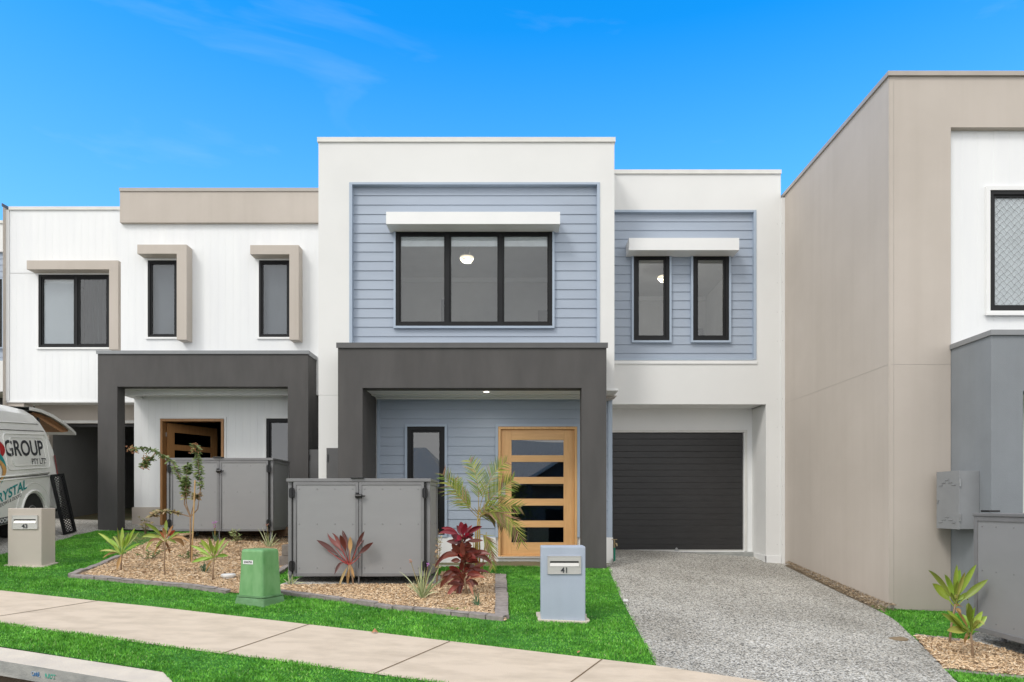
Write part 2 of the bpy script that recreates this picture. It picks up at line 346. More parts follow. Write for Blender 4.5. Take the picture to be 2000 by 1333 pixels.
def front(x, y, z, rot=0):     # text on a plane facing -y
    return Matrix.Translation((x, y, z)) @ Matrix.Rotation(rot, 4, 'Y') @ Matrix.Rotation(R(90), 4, 'X')

def cuts(a, b, hs): return sorted({a, b} | {v for v in hs if a < v < b})
def inhole(x, z, holes): return any(h[0] < x < h[1] and h[2] < z < h[3] for h in holes)
def wall(mb, x0, x1, z0, z1, y, th, holes=()):
    """slab facing -y with real openings"""
    xs = cuts(x0, x1, [v for h in holes for v in h[:2]]); zs = cuts(z0, z1, [v for h in holes for v in h[2:]])
    for i in range(len(xs) - 1):
        for j in range(len(zs) - 1):
            a, b, c, d = xs[i], xs[i + 1], zs[j], zs[j + 1]
            if inhole((a + b) / 2, (c + d) / 2, holes): continue
            mb.face((a, y, c), (b, y, c), (b, y, d), (a, y, d)); mb.face((a, y + th, c), (a, y + th, d), (b, y + th, d), (b, y + th, c))
    for h in [(x0, x1, z0, z1)] + [tuple(h) for h in holes]:
        a, b, c, d = max(h[0], x0), min(h[1], x1), max(h[2], z0), min(h[3], z1)
        mb.face((a, y, c), (a, y + th, c), (a, y + th, d), (a, y, d)); mb.face((b, y, c), (b, y, d), (b, y + th, d), (b, y + th, c))
        mb.face((a, y, d), (a, y + th, d), (b, y + th, d), (b, y, d)); mb.face((a, y, c), (b, y, c), (b, y + th, c), (a, y + th, c))
def boards(mb, x0, x1, z0, z1, y, holes=(), pitch=.155, lap=.012, ztop=None):
    """horizontal lapped weatherboards, each leaning out to its lower edge"""
    ztop = z1 if ztop is None else ztop; k = 0
    while ztop - k * pitch > z0:
        t1, t0 = ztop - k * pitch, ztop - (k + 1) * pitch; k += 1
        yy = lambda z: y - lap * (t1 - z) / pitch - .002
        lo, hi = max(t0, z0), min(t1, z1)
        if hi <= lo: continue
        xs = cuts(x0, x1, [v for h in holes for v in h[:2]]); zs = cuts(lo, hi, [v for h in holes for v in h[2:]])
        for j in range(len(zs) - 1):
            c, d = zs[j], zs[j + 1]; run = None
            for i in range(len(xs) - 1):
                a, b = xs[i], xs[i + 1]
                if inhole((a + b) / 2, (c + d) / 2, holes): continue
                mb.face((a, yy(c), c), (b, yy(c), c), (b, yy(d), d), (a, yy(d), d))
                if c == t0: mb.face((a, yy(c), c), (a, y, c), (b, y, c), (b, yy(c), c))
def vboards(mb, x0, x1, z0, z1, y, holes=(), pitch=.155, gap=.005, dep=.0022):
    """vertical boards with open V grooves"""
    k = x0
    while k < x1:
        a0, b0 = k, min(k + pitch - gap, x1); k += pitch
        for (a, b, g) in ((a0, b0, 0), (b0, min(b0 + gap, x1), 1)):
            if b <= a: continue
            xs = cuts(a, b, [v for h in holes for v in h[:2]]); zs = cuts(z0, z1, [v for h in holes for v in h[2:]])
            for i in range(len(xs) - 1):
                for j in range(len(zs) - 1):
                    p, q, c, d = xs[i], xs[i + 1], zs[j], zs[j + 1]
                    if inhole((p + q) / 2, (c + d) / 2, holes): continue
                    if g:
                        m = (p + q) / 2
                        mb.face((p, y, c), (m, y + dep, c), (m, y + dep, d), (p, y, d)); mb.face((m, y + dep, c), (q, y, c), (q, y, d), (m, y + dep, d))
                    else: mb.face((p, y, c), (q, y, c), (q, y, d), (p, y, d))
def room(parent, x0, x1, y0, y1, z0, z1, material, name='interior'):
    mb = MB()
    mb.face((x0, y1, z0), (x1, y1, z0), (x1, y1, z1), (x0, y1, z1)); mb.face((x0, y0, z0), (x0, y1, z0), (x0, y1, z1), (x0, y0, z1))
    mb.face((x1, y0, z0), (x1, y0, z1), (x1, y1, z1), (x1, y1, z0)); mb.face((x0, y0, z1), (x0, y1, z1), (x1, y1, z1), (x1, y0, z1))
    mb.face((x0, y0, z0), (x1, y0, z0), (x1, y1, z0), (x0, y1, z0))
    # skirting and an inner door so the room is not a bare box
    mb.box(x0 + .9, x0 + 1.75, y1 - .04, y1 - .01, z0 + .01, z0 + 2.0); mb.box(x0 + .02, x1 - .02, y1 - .02, y1 - .005, z0 + .01, z0 + .1)
    mb.box(x0 + 2.9, x0 + 3.75, y1 - .04, y1 - .01, z0 + .01, z0 + 2.0) if x1 - x0 > 3.9 else None
    o = mb.build(name, material, parent, normals=False)
    if material is roomw:
        mc = MB(); mc.box(x0 + .02, x1 - .02, y1 - .06, y1 - .021, z1 - .11, z1 - .01); mc.build('cornice', wpaint, o)
        md = MB(); w_ = (x1 - x0); md.box(x0 + w_ * .30, x0 + w_ * .34, y1 - .05, y1 - .03, z0 + .1, z1 - .5); md.build('door_jamb', garin, o); md = MB(); md.box(x0 + w_ * .80, x0 + w_ * .97, y1 - .05, y1 - .03, z0 + .1, z1 - .75); md.build('wardrobe_door', garin, o)
    return o
def window(parent, x0, x1, z0, z1, y, divs=(), fw=.055, trim=None, trimm=None, blindh=0, blindm=None, gmat=None, sash=.03, sill=False, tw=.035):
    """aluminium frame set in the wall; divs = mullion centres"""
    mb = MB(); mb.ring(x0, x1, z0, z1, fw, y - .02, y + .06)
    edges = [x0 + fw] + [v for dd in divs for v in (dd - fw * .55, dd + fw * .55)] + [x1 - fw]
    for dd in divs: mb.box(dd - fw * .55, dd + fw * .55, y - .018, y + .058, z0 + fw, z1 - fw)
    for i in range(0, len(edges), 2): mb.ring(edges[i] + .0005, edges[i + 1] - .0005, z0 + fw + .0005, z1 - fw - .0005, sash, y, y + .04)
    f = mb.build('window', black, parent)
    for i in range(0, len(edges), 2):
        g = MB(); g.box(edges[i] + sash, edges[i + 1] - sash, y + .018, y + .022, z0 + fw + sash, z1 - fw - sash); g.build('glass_pane', gmat or glass, f)
    if blindh:
        for i in range(0, len(edges), 2):
            bb = MB(); bb.box(edges[i] + .01, edges[i + 1] - .01, y + .032, y + .036, z1 - fw - blindh, z1 - fw - .001); bb.box(edges[i] + .01, edges[i + 1] - .01, y + .028, y + .042, z1 - fw - blindh - .02, z1 - fw - blindh); bb.build('blind', blindm or blind, f)
    if trimm:
        tb = MB(); tb.ring(x0 - tw, x1 + tw, z0 - tw, z1 + tw, tw, y - .035, y + .02)
        if sill: tb.box(x0 - tw - .01, x1 + tw + .01, y - .05, y - .036, z0 - tw - .012, z0 - tw + .02)
        tb.build('window_trim', trimm, f)
    return f

# ------------------------------------------------------------------ the blue and white townhouse
ZP, ZU, ZD, ZR, ZG = 10.28, 10.9, 11.3, 11.7, 12.38
def main_house():
    root = thing('townhouse', 'two-storey white rendered townhouse with pale blue weatherboards, a charcoal porch and a black garage door', 'house', (0.5, ZU, G(.5, ZU)))
    P = root
    xl, xr = X(622, ZU), X(1200, ZU); zt = H(272, ZU); zs = H(668, ZU); zb = H(772, ZU)
    # upper storey, tall block
    rx0, rx1, rz0, rz1 = X(682.5, ZU), X(1171.5, ZU), H(672, ZU), H(357, ZU)
    mb = MB(); wall(mb, xl, xr, zb, zt, ZU, .10, [(rx0, rx1, rz0, rz1)])
    big = (X(772, ZU), X(1079, ZU), H(636, ZU), H(449, ZU))
    wall(mb, rx0 - .05, rx1 + .05, rz0 - .05, rz1 + .05, ZU + .101, .12, [big])
    mb.box(xl, xl + .2, ZU + .1005, 22, zb, zt); mb.box(xr - .2, xr, ZU + .1005, 22, zb, zt); mb.box(xl + .2, xr - .2, 21.8, 22, zb, zt)
    # blade wall at the left down to the ground
    mb.box(xl, X(664, ZU), ZU + .003, ZU + .35, G(-3, ZU) - .3, zb - .001)
    for zz in (H(745, ZU),): pass
    mb.build('wall', white, P)
    mb = MB(); mb.box(xl + .2, xr - .2, ZU + .25, 21.8, zt - .45, zt - .4); mb.build('roof', rooft, P)
    mb = MB(); mb.box(xl - .015, xr + .015, ZU - .025, ZU + .14, zt - .055, zt + .02); mb.box(xl - .015, xl + .21, ZU + .141, 22, zt - .055, zt + .02); mb.box(xr - .21, xr + .015, ZU + .141, 22, zt - .055, zt + .02)
    mb.build('parapet_capping', creamm, P)
    mb = MB(); boards(mb, rx0 + .035, rx1 - .035, rz0, rz1 - .02, ZU + .085, [big]); mb.build('weatherboard_cladding', blue, P)
    mb = MB(); mb.box(rx0, rx0 + .045, ZU - .012, ZU + .09, rz0, rz1); mb.box(rx1 - .045, rx1, ZU - .012, ZU + .09, rz0, rz1); mb.box(rx0 + .045, rx1 - .045, ZU - .012, ZU + .09, rz1 - .035, rz1)
    mb.build('corner_trim', bluet, P)
    window(P, *big, ZU + .06, divs=(X(873.5, ZU), X(978, ZU)), trimm=bluet, blindh=.17, fw=.05)
    def hood(a, b, t, bt, Zf, Zw, m=wpaint, depth=None):
        mb = MB(); mb.box(X(a, Zf), X(b, Zf), Zf, Zw - .004, H(bt, Zf), H(t, Zf)); mb.build('window_hood', m, P, bevel=.004)
    hood(754, 1094, 414, 438, ZU - .26, ZU + .085)
    # room behind the big window with a pendant lamp
    rw = room(P, xl + .25, xr - .25, ZU + .24, 15.0, H(672, ZU), E + 5.1, roomw)
    # lower storey behind the porch
    lx0, lx1 = X(664, ZU), 1.61
    gz = G(0, ZD) - .3; sof = H(758, ZP) + .02
    door = (X(973, ZD), X(1127, ZD), H(1087, ZD), H(834, ZD)); win = (X(796, ZD), X(869, ZD), H(1045, ZD), H(834, ZD))
    mb = MB(); wall(mb, lx0, lx1, gz, sof + .35, ZD, .18, [door, win]); mb.box(lx1 - .18, lx1, ZD + .181, ZG + .2, gz, sof + .35)
    mb.build('wall', wpaint, P)
    zpl = H(1050, ZD)
    mb = MB(); boards(mb, X(742, ZD), lx1 - .03, zpl, sof + .1, ZD - .004, [door, win]); boards(mb, lx1 - .031, lx1 - .03, zpl, sof, ZD, []); mb.build('weatherboard_cladding', blue, P)
    mb = MB(); mb.box(X(737, ZD), X(742.5, ZD), ZD - .03, ZD - .001, zpl, sof); mb.build('corner_trim', bluet, P); mb = MB(); mb.box(lx1 - .05, lx1 + .02, ZD - .03, ZD + .06, zpl, H(776, ZD) + .02); mb.build('corner_trim', bluet, P)
    mb = MB(); mb.box(X(737, ZD), door[0] - .04, ZD - .03, ZD - .001, H(1099, ZD), zpl); mb.box(door[1] + .04, lx1 + .03, ZD - .03, ZD - .001, H(1110, ZD), zpl); mb.box(door[0] - .04, door[1] + .04, ZD - .03, ZD - .001, H(1099, ZD), door[2]); mb.build('plinth', wpaint, P)
    window(P, *win, ZD - .01, trimm=bluet, fw=.06, gmat=dglass, sash=.035, tw=.04)
    # front door
    fd = MB(); fd.ring(door[0], door[1], door[2], door[3], .045, ZD - .03, ZD + .10, wb=.02)
    f = fd.build('front_door', timber, P, bevel=.003)
    tm = MB(); tm.box(door[0] - .045, door[0] - .001, ZD - .04, ZD + .02, zpl, door[3] + .045); tm.box(door[1] + .001, door[1] + .045, ZD - .04, ZD + .02, zpl, door[3] + .045); tm.box(door[0], door[1], ZD - .04, ZD + .02, door[3] + .001, door[3] + .045); tm.build('door_surround', bluet, f)
    a, b, c, dd = door[0] + .048, door[1] - .048, door[2] + .022, door[3] - .048
    pa, pb = X(999, ZD), X(1101, ZD); y0, y1 = ZD + .02, ZD + .062
    st = MB(); st.box(a, pa, y0, y1, c, dd); st.box(pb, b, y0, y1, c, dd); st.build('stile', timber, f, bevel=.003)
    rows = [(859.5, 889.5), (902.5, 932), (945.5, 974.5), (988, 1017.5), (1030.5, 1060)]
    edges = [dd] + [H(v, ZD) for r in rows for v in r] + [c]
    rl = MB()
    for i in range(0, len(edges), 2): rl.box(pa + .0005, pb - .0005, y0 + .001, y1 - .001, edges[i + 1], edges[i])
    rl.build('rail', timberh, f, bevel=.003)
    for r in rows:
        g = MB(); g.box(pa + .0008, pb - .0008, y0 + .016, y0 + .022, H(r[1], ZD) + .0008, H(r[0], ZD) - .0008); g.build('glass_pane', dglass, f)
    h = MB(); hx = X(983, ZD); h.box(hx - .035, hx + .035, y0 - .014, y0 - .001, H(969.5, ZD), H(943, ZD)); h.box(hx - .022, hx + .022, y0 - .03, y0 - .0145, H(951, ZD), H(946, ZD))
    h.tube([(hx - .005, y0 - .0146, H(962, ZD)), (hx - .005, y0 - .05, H(962, ZD)), (hx + .03, y0 - .055, H(963, ZD))], .007); h.build('handle', steel, f)
    sl = MB(); sl.box(door[0] - .02, door[1] + .02, ZD - .07, ZD + .1, door[2] - .025, door[2] - .001); sl.build('threshold', doorb, f)
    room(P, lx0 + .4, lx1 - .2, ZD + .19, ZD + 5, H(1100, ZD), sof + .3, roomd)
    # porch: charcoal portal
    px0, px1, pzt = X(660, ZP), X(1184.5, ZP), H(674, ZP)
    ox0, ox1, oz = X(708, ZP), X(1136, ZP), H(758, ZP)
    gb = G(1.2, ZP) - .3
    mb = MB()
    mb.prism([(px0, gb), (ox0, gb), (ox0, oz), (ox1, oz), (ox1, gb), (px1, gb), (px1, pzt), (px0, pzt)], ZP, ZP + .26)
    mb.box(px0, ox0, ZP + .2605, ZD - .031, gb, pzt); mb.box(px1 - .12, px1, ZP + .2605, ZU - .001, oz + .02, pzt - .002); mb.box(ox0 + .001, px1 - .121, ZU - .12, ZU - .003, oz + .1, pzt - .002)
    mb.build('porch_portal', char, P)
    mb = MB(); mb.box(px0 - .02, px1 + .02, ZP - .025, ZP + .29, pzt, pzt + .03); mb.box(px0 - .02, px1 + .02, ZP - .025, ZP - .004, pzt - .05, pzt - .0005); mb.box(px0 - .02, px1 + .02, ZP + .291, ZU - .001, pzt + .0, pzt + .03)
    mb.build('porch_capping', charm, P)
    mb = MB(); mb.box(ox0 + .001, 1.62, ZP + .262, ZD - .002, oz + .003, oz + .04); mb.box(ox0 + .002, 1.60, ZD - .06, ZD - .035, oz - .025, oz + .0025)
    mb.build('porch_soffit', wpaint, P)
    c = W(950, 766, ZP + .38); mb = MB(); mb.lathe([(.001, 0), (.045, 0), (.045, -.006)], (c.x, c.y, oz + .0025), 16); dl = mb.build('downlight', MATS['lit_downlight'], P)
    sp = bpy.data.lights.new('downlight_beam', 'SPOT'); sp.energy = 7; sp.spot_size = R(150); sp.spot_blend = .8; sp.color = (1, .93, .84); sp.shadow_soft_size = .04; so = bpy.data.objects.new('downlight_beam', sp); col.objects.link(so); so.parent = dl; so.location = Vector((c.x, c.y, oz - .02)) - Vector(root.location)
    # small eave at the right of the porch
    ex = 1.61; mb = MB(); mb.prism([(ex - .12, zb - .06), (ex + .045, zb - .01), (ex + .045, zb + .001), (ex - .12, zb + .001)], ZU + .05, ZD - .032); mb.build('eave_trim', beigem, P)
    # right wing over the garage
    wx0, wx1, wt = xr + .002, X(1530, ZR), H(335, ZR)
    wb = H(790, ZR); rr = (wx0 - .01, X(1477, ZR), H(703, ZR), H(411, ZR))
    w1 = (X(1238, ZR), X(1308, ZR), H(665, ZR), H(495, ZR)); w2 = (X(1354, ZR), X(1424.5, ZR), H(665, ZR), H(495, ZR))
    mb = MB(); wall(mb, wx0, wx1 - .045, wb, wt, ZR, .08, [rr]); wall(mb, rr[0] - .02, rr[1] + .05, rr[2] - .05, rr[3] + .05, ZR + .081, .12, [w1, w2])
    mb.box(wx1 - .25, wx1 - .046, ZR + .0805, 22, wb, wt); mb.box(wx0, wx1 - .25, 21.8, 22, wb, wt)
    pgz = G(4.5, ZR) - .3; xw = X(1736, 8.42) - .002
    mb.box(X(1496, ZR), wx1 - .045, ZR, ZG + .1, pgz, wb - .0005)     # pier
    mb.box(wx1 - .043, xw, ZR - .035, ZR + .2, pgz, H(388, ZR))      # end strip
    mb.build('wall', white, P)
    for py in (438, 497, 553, 610, 667, 800, 850, 905, 960, 1010): pass
    for py in (438, 497, 553, 610, 667, 780, 835, 893, 950, 1006, 1064):
        for c_ in ((X(1518, ZR), ZR - .0005, H(py, ZR)), (X(1528, ZR - .035), ZR - .0355, H(py, ZR))): sb = MB(); sb.lathe([(.006, 0), (.005, -.004), (.001, -.005)], c_, 8, axis='y'); sb.build('screw_head', zinc, P)
    mb = MB(); mb.box(wx0 - .002, wx1 - .04, ZR - .025, ZR + .12, wt - .05, wt + .02); mb.box(wx1 - .26, wx1 - .04, ZR + .121, 22, wt - .05, wt + .02); mb.build('parapet_capping', creamm, P)
    mb = MB(); mb.box(wx0, wx1 - .25, ZR + .21, 21.8, wt - .45, wt - .4); mb.build('roof', rooft, P)
    mb = MB(); boards(mb, wx0, rr[1] - .035, rr[2], rr[3] - .02, ZR + .065, [w1, w2]); mb.build('weatherboard_cladding', blue, P)
    mb = MB(); mb.box(rr[1] - .045, rr[1], ZR - .012, ZR + .07, rr[2], rr[3]); mb.box(wx0, rr[1] - .0455, ZR - .012, ZR + .07, rr[3] - .035, rr[3]); mb.box(wx0, rr[1] - .0455, ZR - .012, ZR + .07, rr[2] - .01, rr[2] + .02); mb.build('corner_trim', bluet, P)
    mb = MB(); mb.box(wx0, rr[1] + .01, ZR - .02, ZR - .001, rr[2] - .075, rr[2] - .02); mb.build('sill_flashing', wpaint, P)
    window(P, *w1, ZR + .04, trimm=bluet, fw=.06, sash=.035); window(P, *w2, ZR + .04, trimm=bluet, fw=.06, sash=.035)
    hood(1228.5, 1444, 465, 489, ZR - .26, ZR + .065)
    room(P, wx0 + .1, wx1 - .3, ZR + .21, 15.4, H(705, ZR), E + 4.8, roomw)
    # garage recess
    gtop = H(790, ZR)
    gd = (1.70, X(1453, ZG), H(1077, ZG), H(845, ZG))
    mb = MB(); wall(mb, lx1 + .001, X(1496, ZR) - .001, G(3, ZG) - .3, gtop + .1, ZG, .15, [gd]); mb.build('garage_surround', wpaint, P)
    mb = MB(); mb.box(lx1 + .001, wx1 - .3, ZR + .201, ZG - .001, gtop + .02, gtop + .06); mb.build('soffit', wpaint, P)
    mb = MB(); mb.ring(gd[0] - .05, gd[1] + .055, gd[2], gd[3] + .045, .04, ZG - .018, ZG - .001, wb=0); mb.build('garage_door_trim', creamm, P)
    mb = MB(); mb.box(X(1496, ZR) - .015, wx1 - .05, ZR - .018, ZR - .001, pgz, H(1086, ZR)); mb.box(X(1496, ZR) - .016, X(1496, ZR) - .001, ZR - .018, ZG - .002, pgz, H(1086, ZR) + .01); mb.box(gd[1] + .056, X(1496, ZR) - .017, ZG - .016, ZG - .001, pgz, H(1076, ZG)); mb.build('plinth', wpaint, P)
    mb = MB(); nb = 19; hh = (gd[3] - gd[2]) / nb
    for k in range(nb):
        z0 = gd[2] + k * hh; z1 = z0 + hh; y = ZG + .06
        mb.face((gd[0] - .02, y, z0 + .006), (gd[1] + .02, y, z0 + .006), (gd[1] + .02, y, z1 - .006), (gd[0] - .02, y, z1 - .006))
        mb.face((gd[0] - .02, y, z1 - .006), (gd[1] + .02, y, z1 - .006), (gd[1] + .02, y + .004, z1), (gd[0] - .02, y + .004, z1))
        mb.face((gd[0] - .02, y + .004, z0), (gd[1] + .02, y + .004, z0), (gd[1] + .02, y, z0 + .006), (gd[0] - .02, y, z0 + .006))
    g = mb.build('garage_door', garm, P)
    mb = MB(); mb.box(gd[0], gd[1], ZG + .03, ZG + .058, gd[2] - .01, gd[2] + .025); mb.build('bottom_rail', steel, g)
    mb = MB(); cx = X(1322, ZG); mb.box(cx - .04, cx + .04, ZG + .02, ZG + .029, gd[2] + .0, gd[2] + .03); mb.lathe([(.02, 0), (.02, -.012)], (cx, ZG + .029, gd[2] + .045), 12, axis='y'); mb.build('lock', zinc, g)
    # garage threshold
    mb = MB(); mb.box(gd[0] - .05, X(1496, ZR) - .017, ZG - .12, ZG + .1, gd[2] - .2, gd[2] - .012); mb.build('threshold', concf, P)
main_house()

def pendant(px, py, Z, lab):
    c = W(px, py, Z); t = thing('ceiling_lamp', lab, 'lamp', (c.x, c.y, c.z), 'lit ceiling lamps seen through the upstairs windows')
    mb = MB(); mb.lathe([(.13, 0), (.125, -.045), (.09, -.09), (.03, -.115), (.001, -.118)], c, 20); mb.build('glass_bowl', MATS['lit_glass'], t, smooth=True)
    mb = MB(); mb.lathe([(.135, .0), (.135, .012), (.05, .04), (.045, .10), (.06, .19)], c, 20); mb.build('lamp_body', wpaint, t, smooth=True)
    l = bpy.data.lights.new('lamp_light', 'POINT'); l.energy = 40; l.color = (1, .95, .88); l.shadow_soft_size = .04
    o = bpy.data.objects.new('lamp_light', l); col.objects.link(o); o.parent = t; o.location = (0, 0, -.045)
pendant(912, 503, ZU + 1.9, 'lit white bowl ceiling lamp behind the wide three-pane upstairs window')
pendant(1297, 541, ZR + 1.9, 'lit white bowl ceiling lamp behind the left narrow upstairs window over the garage')

# ------------------------------------------------------------------ the white and beige townhouse (left)
LP, LU, LR, LD, LG = 13.2, 13.74, 14.4, 14.2, 15.1
def left_house():
    root = thing('townhouse', 'two-storey white vertical-board townhouse with beige window hoods and an open timber door', 'house', (-7, LU, G(-7, LU)))
    P = root
    x0, x1 = X(236, LU), X(622, ZU) - .004; zb = H(772, LU)
    wa = (X(289, LU), X(346, LU), H(659, LU), H(509, LU)); wb_ = (X(506, LU), X(566, LU), H(659, LU), H(509, LU))
    mb = MB(); wall(mb, x0, x1, zb, H(370, LU), LU + .008, .15, [wa, wb_]); mb.box(x0, x0 + .2, LU + .16, 24, zb, H(370, LU)); mb.build('wall', wpaint, P)
    mb = MB(); vboards(mb, x0, x1, zb, H(433, LU), LU, [wa, wb_]); mb.build('vertical_cladding', vwhite, P)
    mb = MB(); mb.box(X(234, LU - .08), x1, LU - .08, LU - .001, H(435, LU - .08), H(370, LU - .08)); mb.box(X(234, LU - .08), x0 + .2, LU - .0005, 24, H(432, LU), H(370, LU - .08)); mb.build('parapet_fascia', beige, P)
    mb = MB(); mb.box(X(232.5, LU - .1), x1, LU - .1, LU + .12, H(373.5, LU - .1), H(367, LU - .1)); mb.box(X(232.5, LU - .1), x0 + .2, LU + .121, 24, H(373.5, LU - .1), H(367, LU - .1)); mb.build('parapet_capping', beigem, P)
    mb = MB(); mb.box(x0 + .2, x1, LU + .16, 24, H(395, LU), H(392, LU)); mb.build('roof', rooft, P)
    # left wing
    a0, a1 = X(13.5, LR), x0 + .05; zt = H(411, LR); zl = H(783, LR)
    wc = (X(75.5, LR), X(214, LR), H(679, LR), H(537, LR))
    mb = MB(); wall(mb, a0, a1, zl, zt, LR + .008, .15, [wc]); mb.box(a0, a0 + .2, LR + .16, 24, zl, zt); mb.build('wall', wpaint, P)
    mb = MB(); vboards(mb, a0 + .06, a1, zl, H(535.5, LR), LR, [wc]); vboards(mb, a0 + .06, a1, H(533.5, LR), zt, LR, [wc]); mb.build('vertical_cladding', vwhite, P)
    mb = MB(); mb.box(a0 - .01, a0 + .055, LR - .02, LR + .007, zl, zt); mb.box(a0, a1, LR - .012, LR + .005, zl - .04, zl - .001); mb.build('corner_trim', wpaint, P)
    mb = MB(); mb.box(a0 + .056, a1, LR - .03, LR + .14, zt, zt + .07); mb.box(a0, a0 + .2, LR + .141, 24, zt, zt + .07); mb.build('parapet_capping', creamm, P)
    mb = MB(); mb.box(a0 + .2, a1, LR + .16, 24, zt - .4, zt - .36); mb.build('roof', rooft, P)
    mb = MB(); mb.box(X(5.5, LR - .1), a0 - .011, LR - .1, LR + .3, G(-11, LR) - .4, H(408, LR)); mb.box(a0 - .01, X(45, LR), LR + .02, LR + .3, G(-11, LR) - .4, zl - .045); mb.build('blade_wall', beige, P)
    mb = MB(); mb.box(X(3, LR - .12), a0 - .005, LR - .12, LR + .3, H(408, LR) + .001, H(402, LR)); mb.build('blade_capping', charm, P)
    # L hoods: bar above and fin at the right of each window
    def lhood(l, t, b, r, inner, bot, Zf, Zw):
        mb = MB(); mb.prism([(X(l, Zf), H(b, Zf)), (X(inner, Zf), H(b, Zf)), (X(inner, Zf), H(bot, Zf)), (X(r, Zf), H(bot, Zf)), (X(r, Zf), H(t, Zf)), (X(l, Zf), H(t, Zf))], Zf, Zw - .002)
        mb.build('window_hood', beige, P, bevel=.004)
    lhood(268, 478, 496, 364.5, 345, 664, LU - .24, LU); lhood(488.5, 479, 497, 583.5, 565, 664, LU - .24, LU); lhood(52, 509, 526.5, 231, 213, 683, LR - .24, LR)
    for ww, zf in ((wa, LU), (wb_, LU)):
        f = window(P, *ww, zf + .02, trimm=wpaint, fw=.045, sash=.025, tw=.03, sill=True)
        bb = MB(); bb.box(ww[0] + .05, ww[1] - .05, zf + .12, zf + .125, ww[2] + .05, ww[3] - .05); bb.box(ww[0] + .05, ww[1] - .05, zf + .13, zf + .16, ww[3] - .14, ww[3] - .05); bb.build('blind', blindg, f)
    f = window(P, *wc, LR + .02, divs=(X(148.5, LR),), trimm=wpaint, fw=.05, sash=.035, tw=.03, sill=True)
    bb = MB(); bb.box(wc[0] + .07, X(145, LR), LR + .05, LR + .055, wc[2] + .06, wc[3] - .17); bb.build('blind', mat('pale_blind_fabric', (.48, .50, .52), (.42, .44, .46), .9, 1.2), f)
    bb = MB(); bb.box(wc[0] + .07, X(145, LR), LR + .10, LR + .16, wc[3] - .17, wc[3] - .06); bb.tube([(wc[0] + .13, LR + .1, wc[3] - .15), (wc[0] + .12, LR + .1, wc[3] - .8), (wc[0] + .14, LR + .1, wc[3] - 1.0)], .006); bb.build('blind_roll', blind, f)
    bb = MB()
    n = 40; xa, xb = X(152, LR), X(213, LR)
    for k in range(n):
        u0, u1 = xa + (xb - xa) * k / n, xa + (xb - xa) * (k + 1) / n; yy = lambda u: LR + .2 + .03 * math.sin(u * 60)
        bb.face((u0, yy(u0), wc[2]), (u1, yy(u1), wc[2]), (u1, yy(u1), wc[3]), (u0, yy(u0), wc[3]))
    bb.build('curtain', curtain, f)
    for r in ((x0 + .2, x1 - .3, LU + .2, H(690, LU), H(480, LU)), (a0 + .2, a1 - .05, LR + .2, H(700, LR), H(500, LR))):
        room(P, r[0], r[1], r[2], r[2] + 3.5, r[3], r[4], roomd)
    # ground floor behind the porch
    gx0, gx1 = X(262, LD), x1; gz = G(-6, LD) - .3; oz = H(755.5, LP)
    door = (X(314, LD), X(437.5, LD), H(1026, LD), H(819, LD)); win = (X(521, LD), X(592, LD), H(1000, LD), H(818, LD))
    mb = MB(); wall(mb, gx0, gx1, gz, oz + .4, LD + .008, .16, [door, win]); mb.box(gx0, gx0 + .18, LD + .17, LG + .3, gz, oz + .4); mb.build('wall', wpaint, P)
    zpl = H(991, LD)
    mb = MB(); vboards(mb, gx0, gx1, zpl, oz + .3, LD, [door, win]); mb.build('vertical_cladding', vwhite, P)
    mb = MB(); mb.box(gx0 - .03, door[0] - .001, LD - .03, LD + .007, gz, zpl); mb.box(door[1], gx1, LD - .03, LD - .001, gz, zpl); mb.build('plinth', beige, P)
    window(P, *win, LD - .0, trimm=wpaint, fw=.06, gmat=dglass, tw=.04)
    fd = MB(); fd.ring(*door, .05, LD - .03, LD + .13, wb=0); f = fd.build('front_door', timberd, P, bevel=.003)
    tb = MB(); tb.ring(door[0] - .035, door[1] + .05, door[2], door[3] + .045, .034, LD - .02, LD + .0, wb=0); tb.build('door_surround', wpaint, f)
    # leaf swung inward on the left jamb
    hinge = Vector((door[0] + .06, LD + .12, door[2] + .02)); ang = R(62); wl = door[1] - door[0] - .12; hl = door[3] - door[2] - .09
    def leafbox(mb, a, b, c, dd, t0, t1):
        i = len(mb.v); mb.box(a, b, t0, t1, c, dd)
        for k in range(i, len(mb.v)):
            x, y, z = mb.v[k]; mb.v[k] = (hinge.x + x * math.cos(ang) - y * math.sin(ang), hinge.y + x * math.sin(ang) + y * math.cos(ang), hinge.z + z)
    lf = MB(); leafbox(lf, 0, .16, 0, hl, -.04, 0); leafbox(lf, wl - .16, wl, 0, hl, -.04, 0); rh = .12; n = 5; ph = (hl - .19 - .2 - 4 * rh) / 5
    z = .2; leafbox(lf, .161, wl - .161, 0, .2, -.04, 0)
    gl = MB()
    for k in range(n):
        leafbox(gl, .161, wl - .161, z, z + ph, -.024, -.018); z += ph
        leafbox(lf, .161, wl - .161, z, z + (rh if k < n - 1 else .19), -.04, 0); z += rh
    lf.build('door_leaf', timberd, f); gl.build('glass_pane', dglass, f)
    hb = MB(); hb.box(door[0] + .052, door[0] + .075, LD + .1, LD + .115, door[3] - .36, door[3] - .27); hb.build('hinge', zinc, f)
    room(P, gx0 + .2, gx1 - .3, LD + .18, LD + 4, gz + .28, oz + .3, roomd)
    # porch portal
    p0, p1, pt = X(191, LP), X(602, LP), H(689, LP); o0, o1 = X(229, LP), X(562, LP); gb = G(-8, LP) - .3
    mb = MB(); mb.prism([(p0, gb), (o0, gb), (o0, oz), (o1, oz), (o1, gb), (p1, gb), (p1, pt), (p0, pt)], LP, LP + .26)
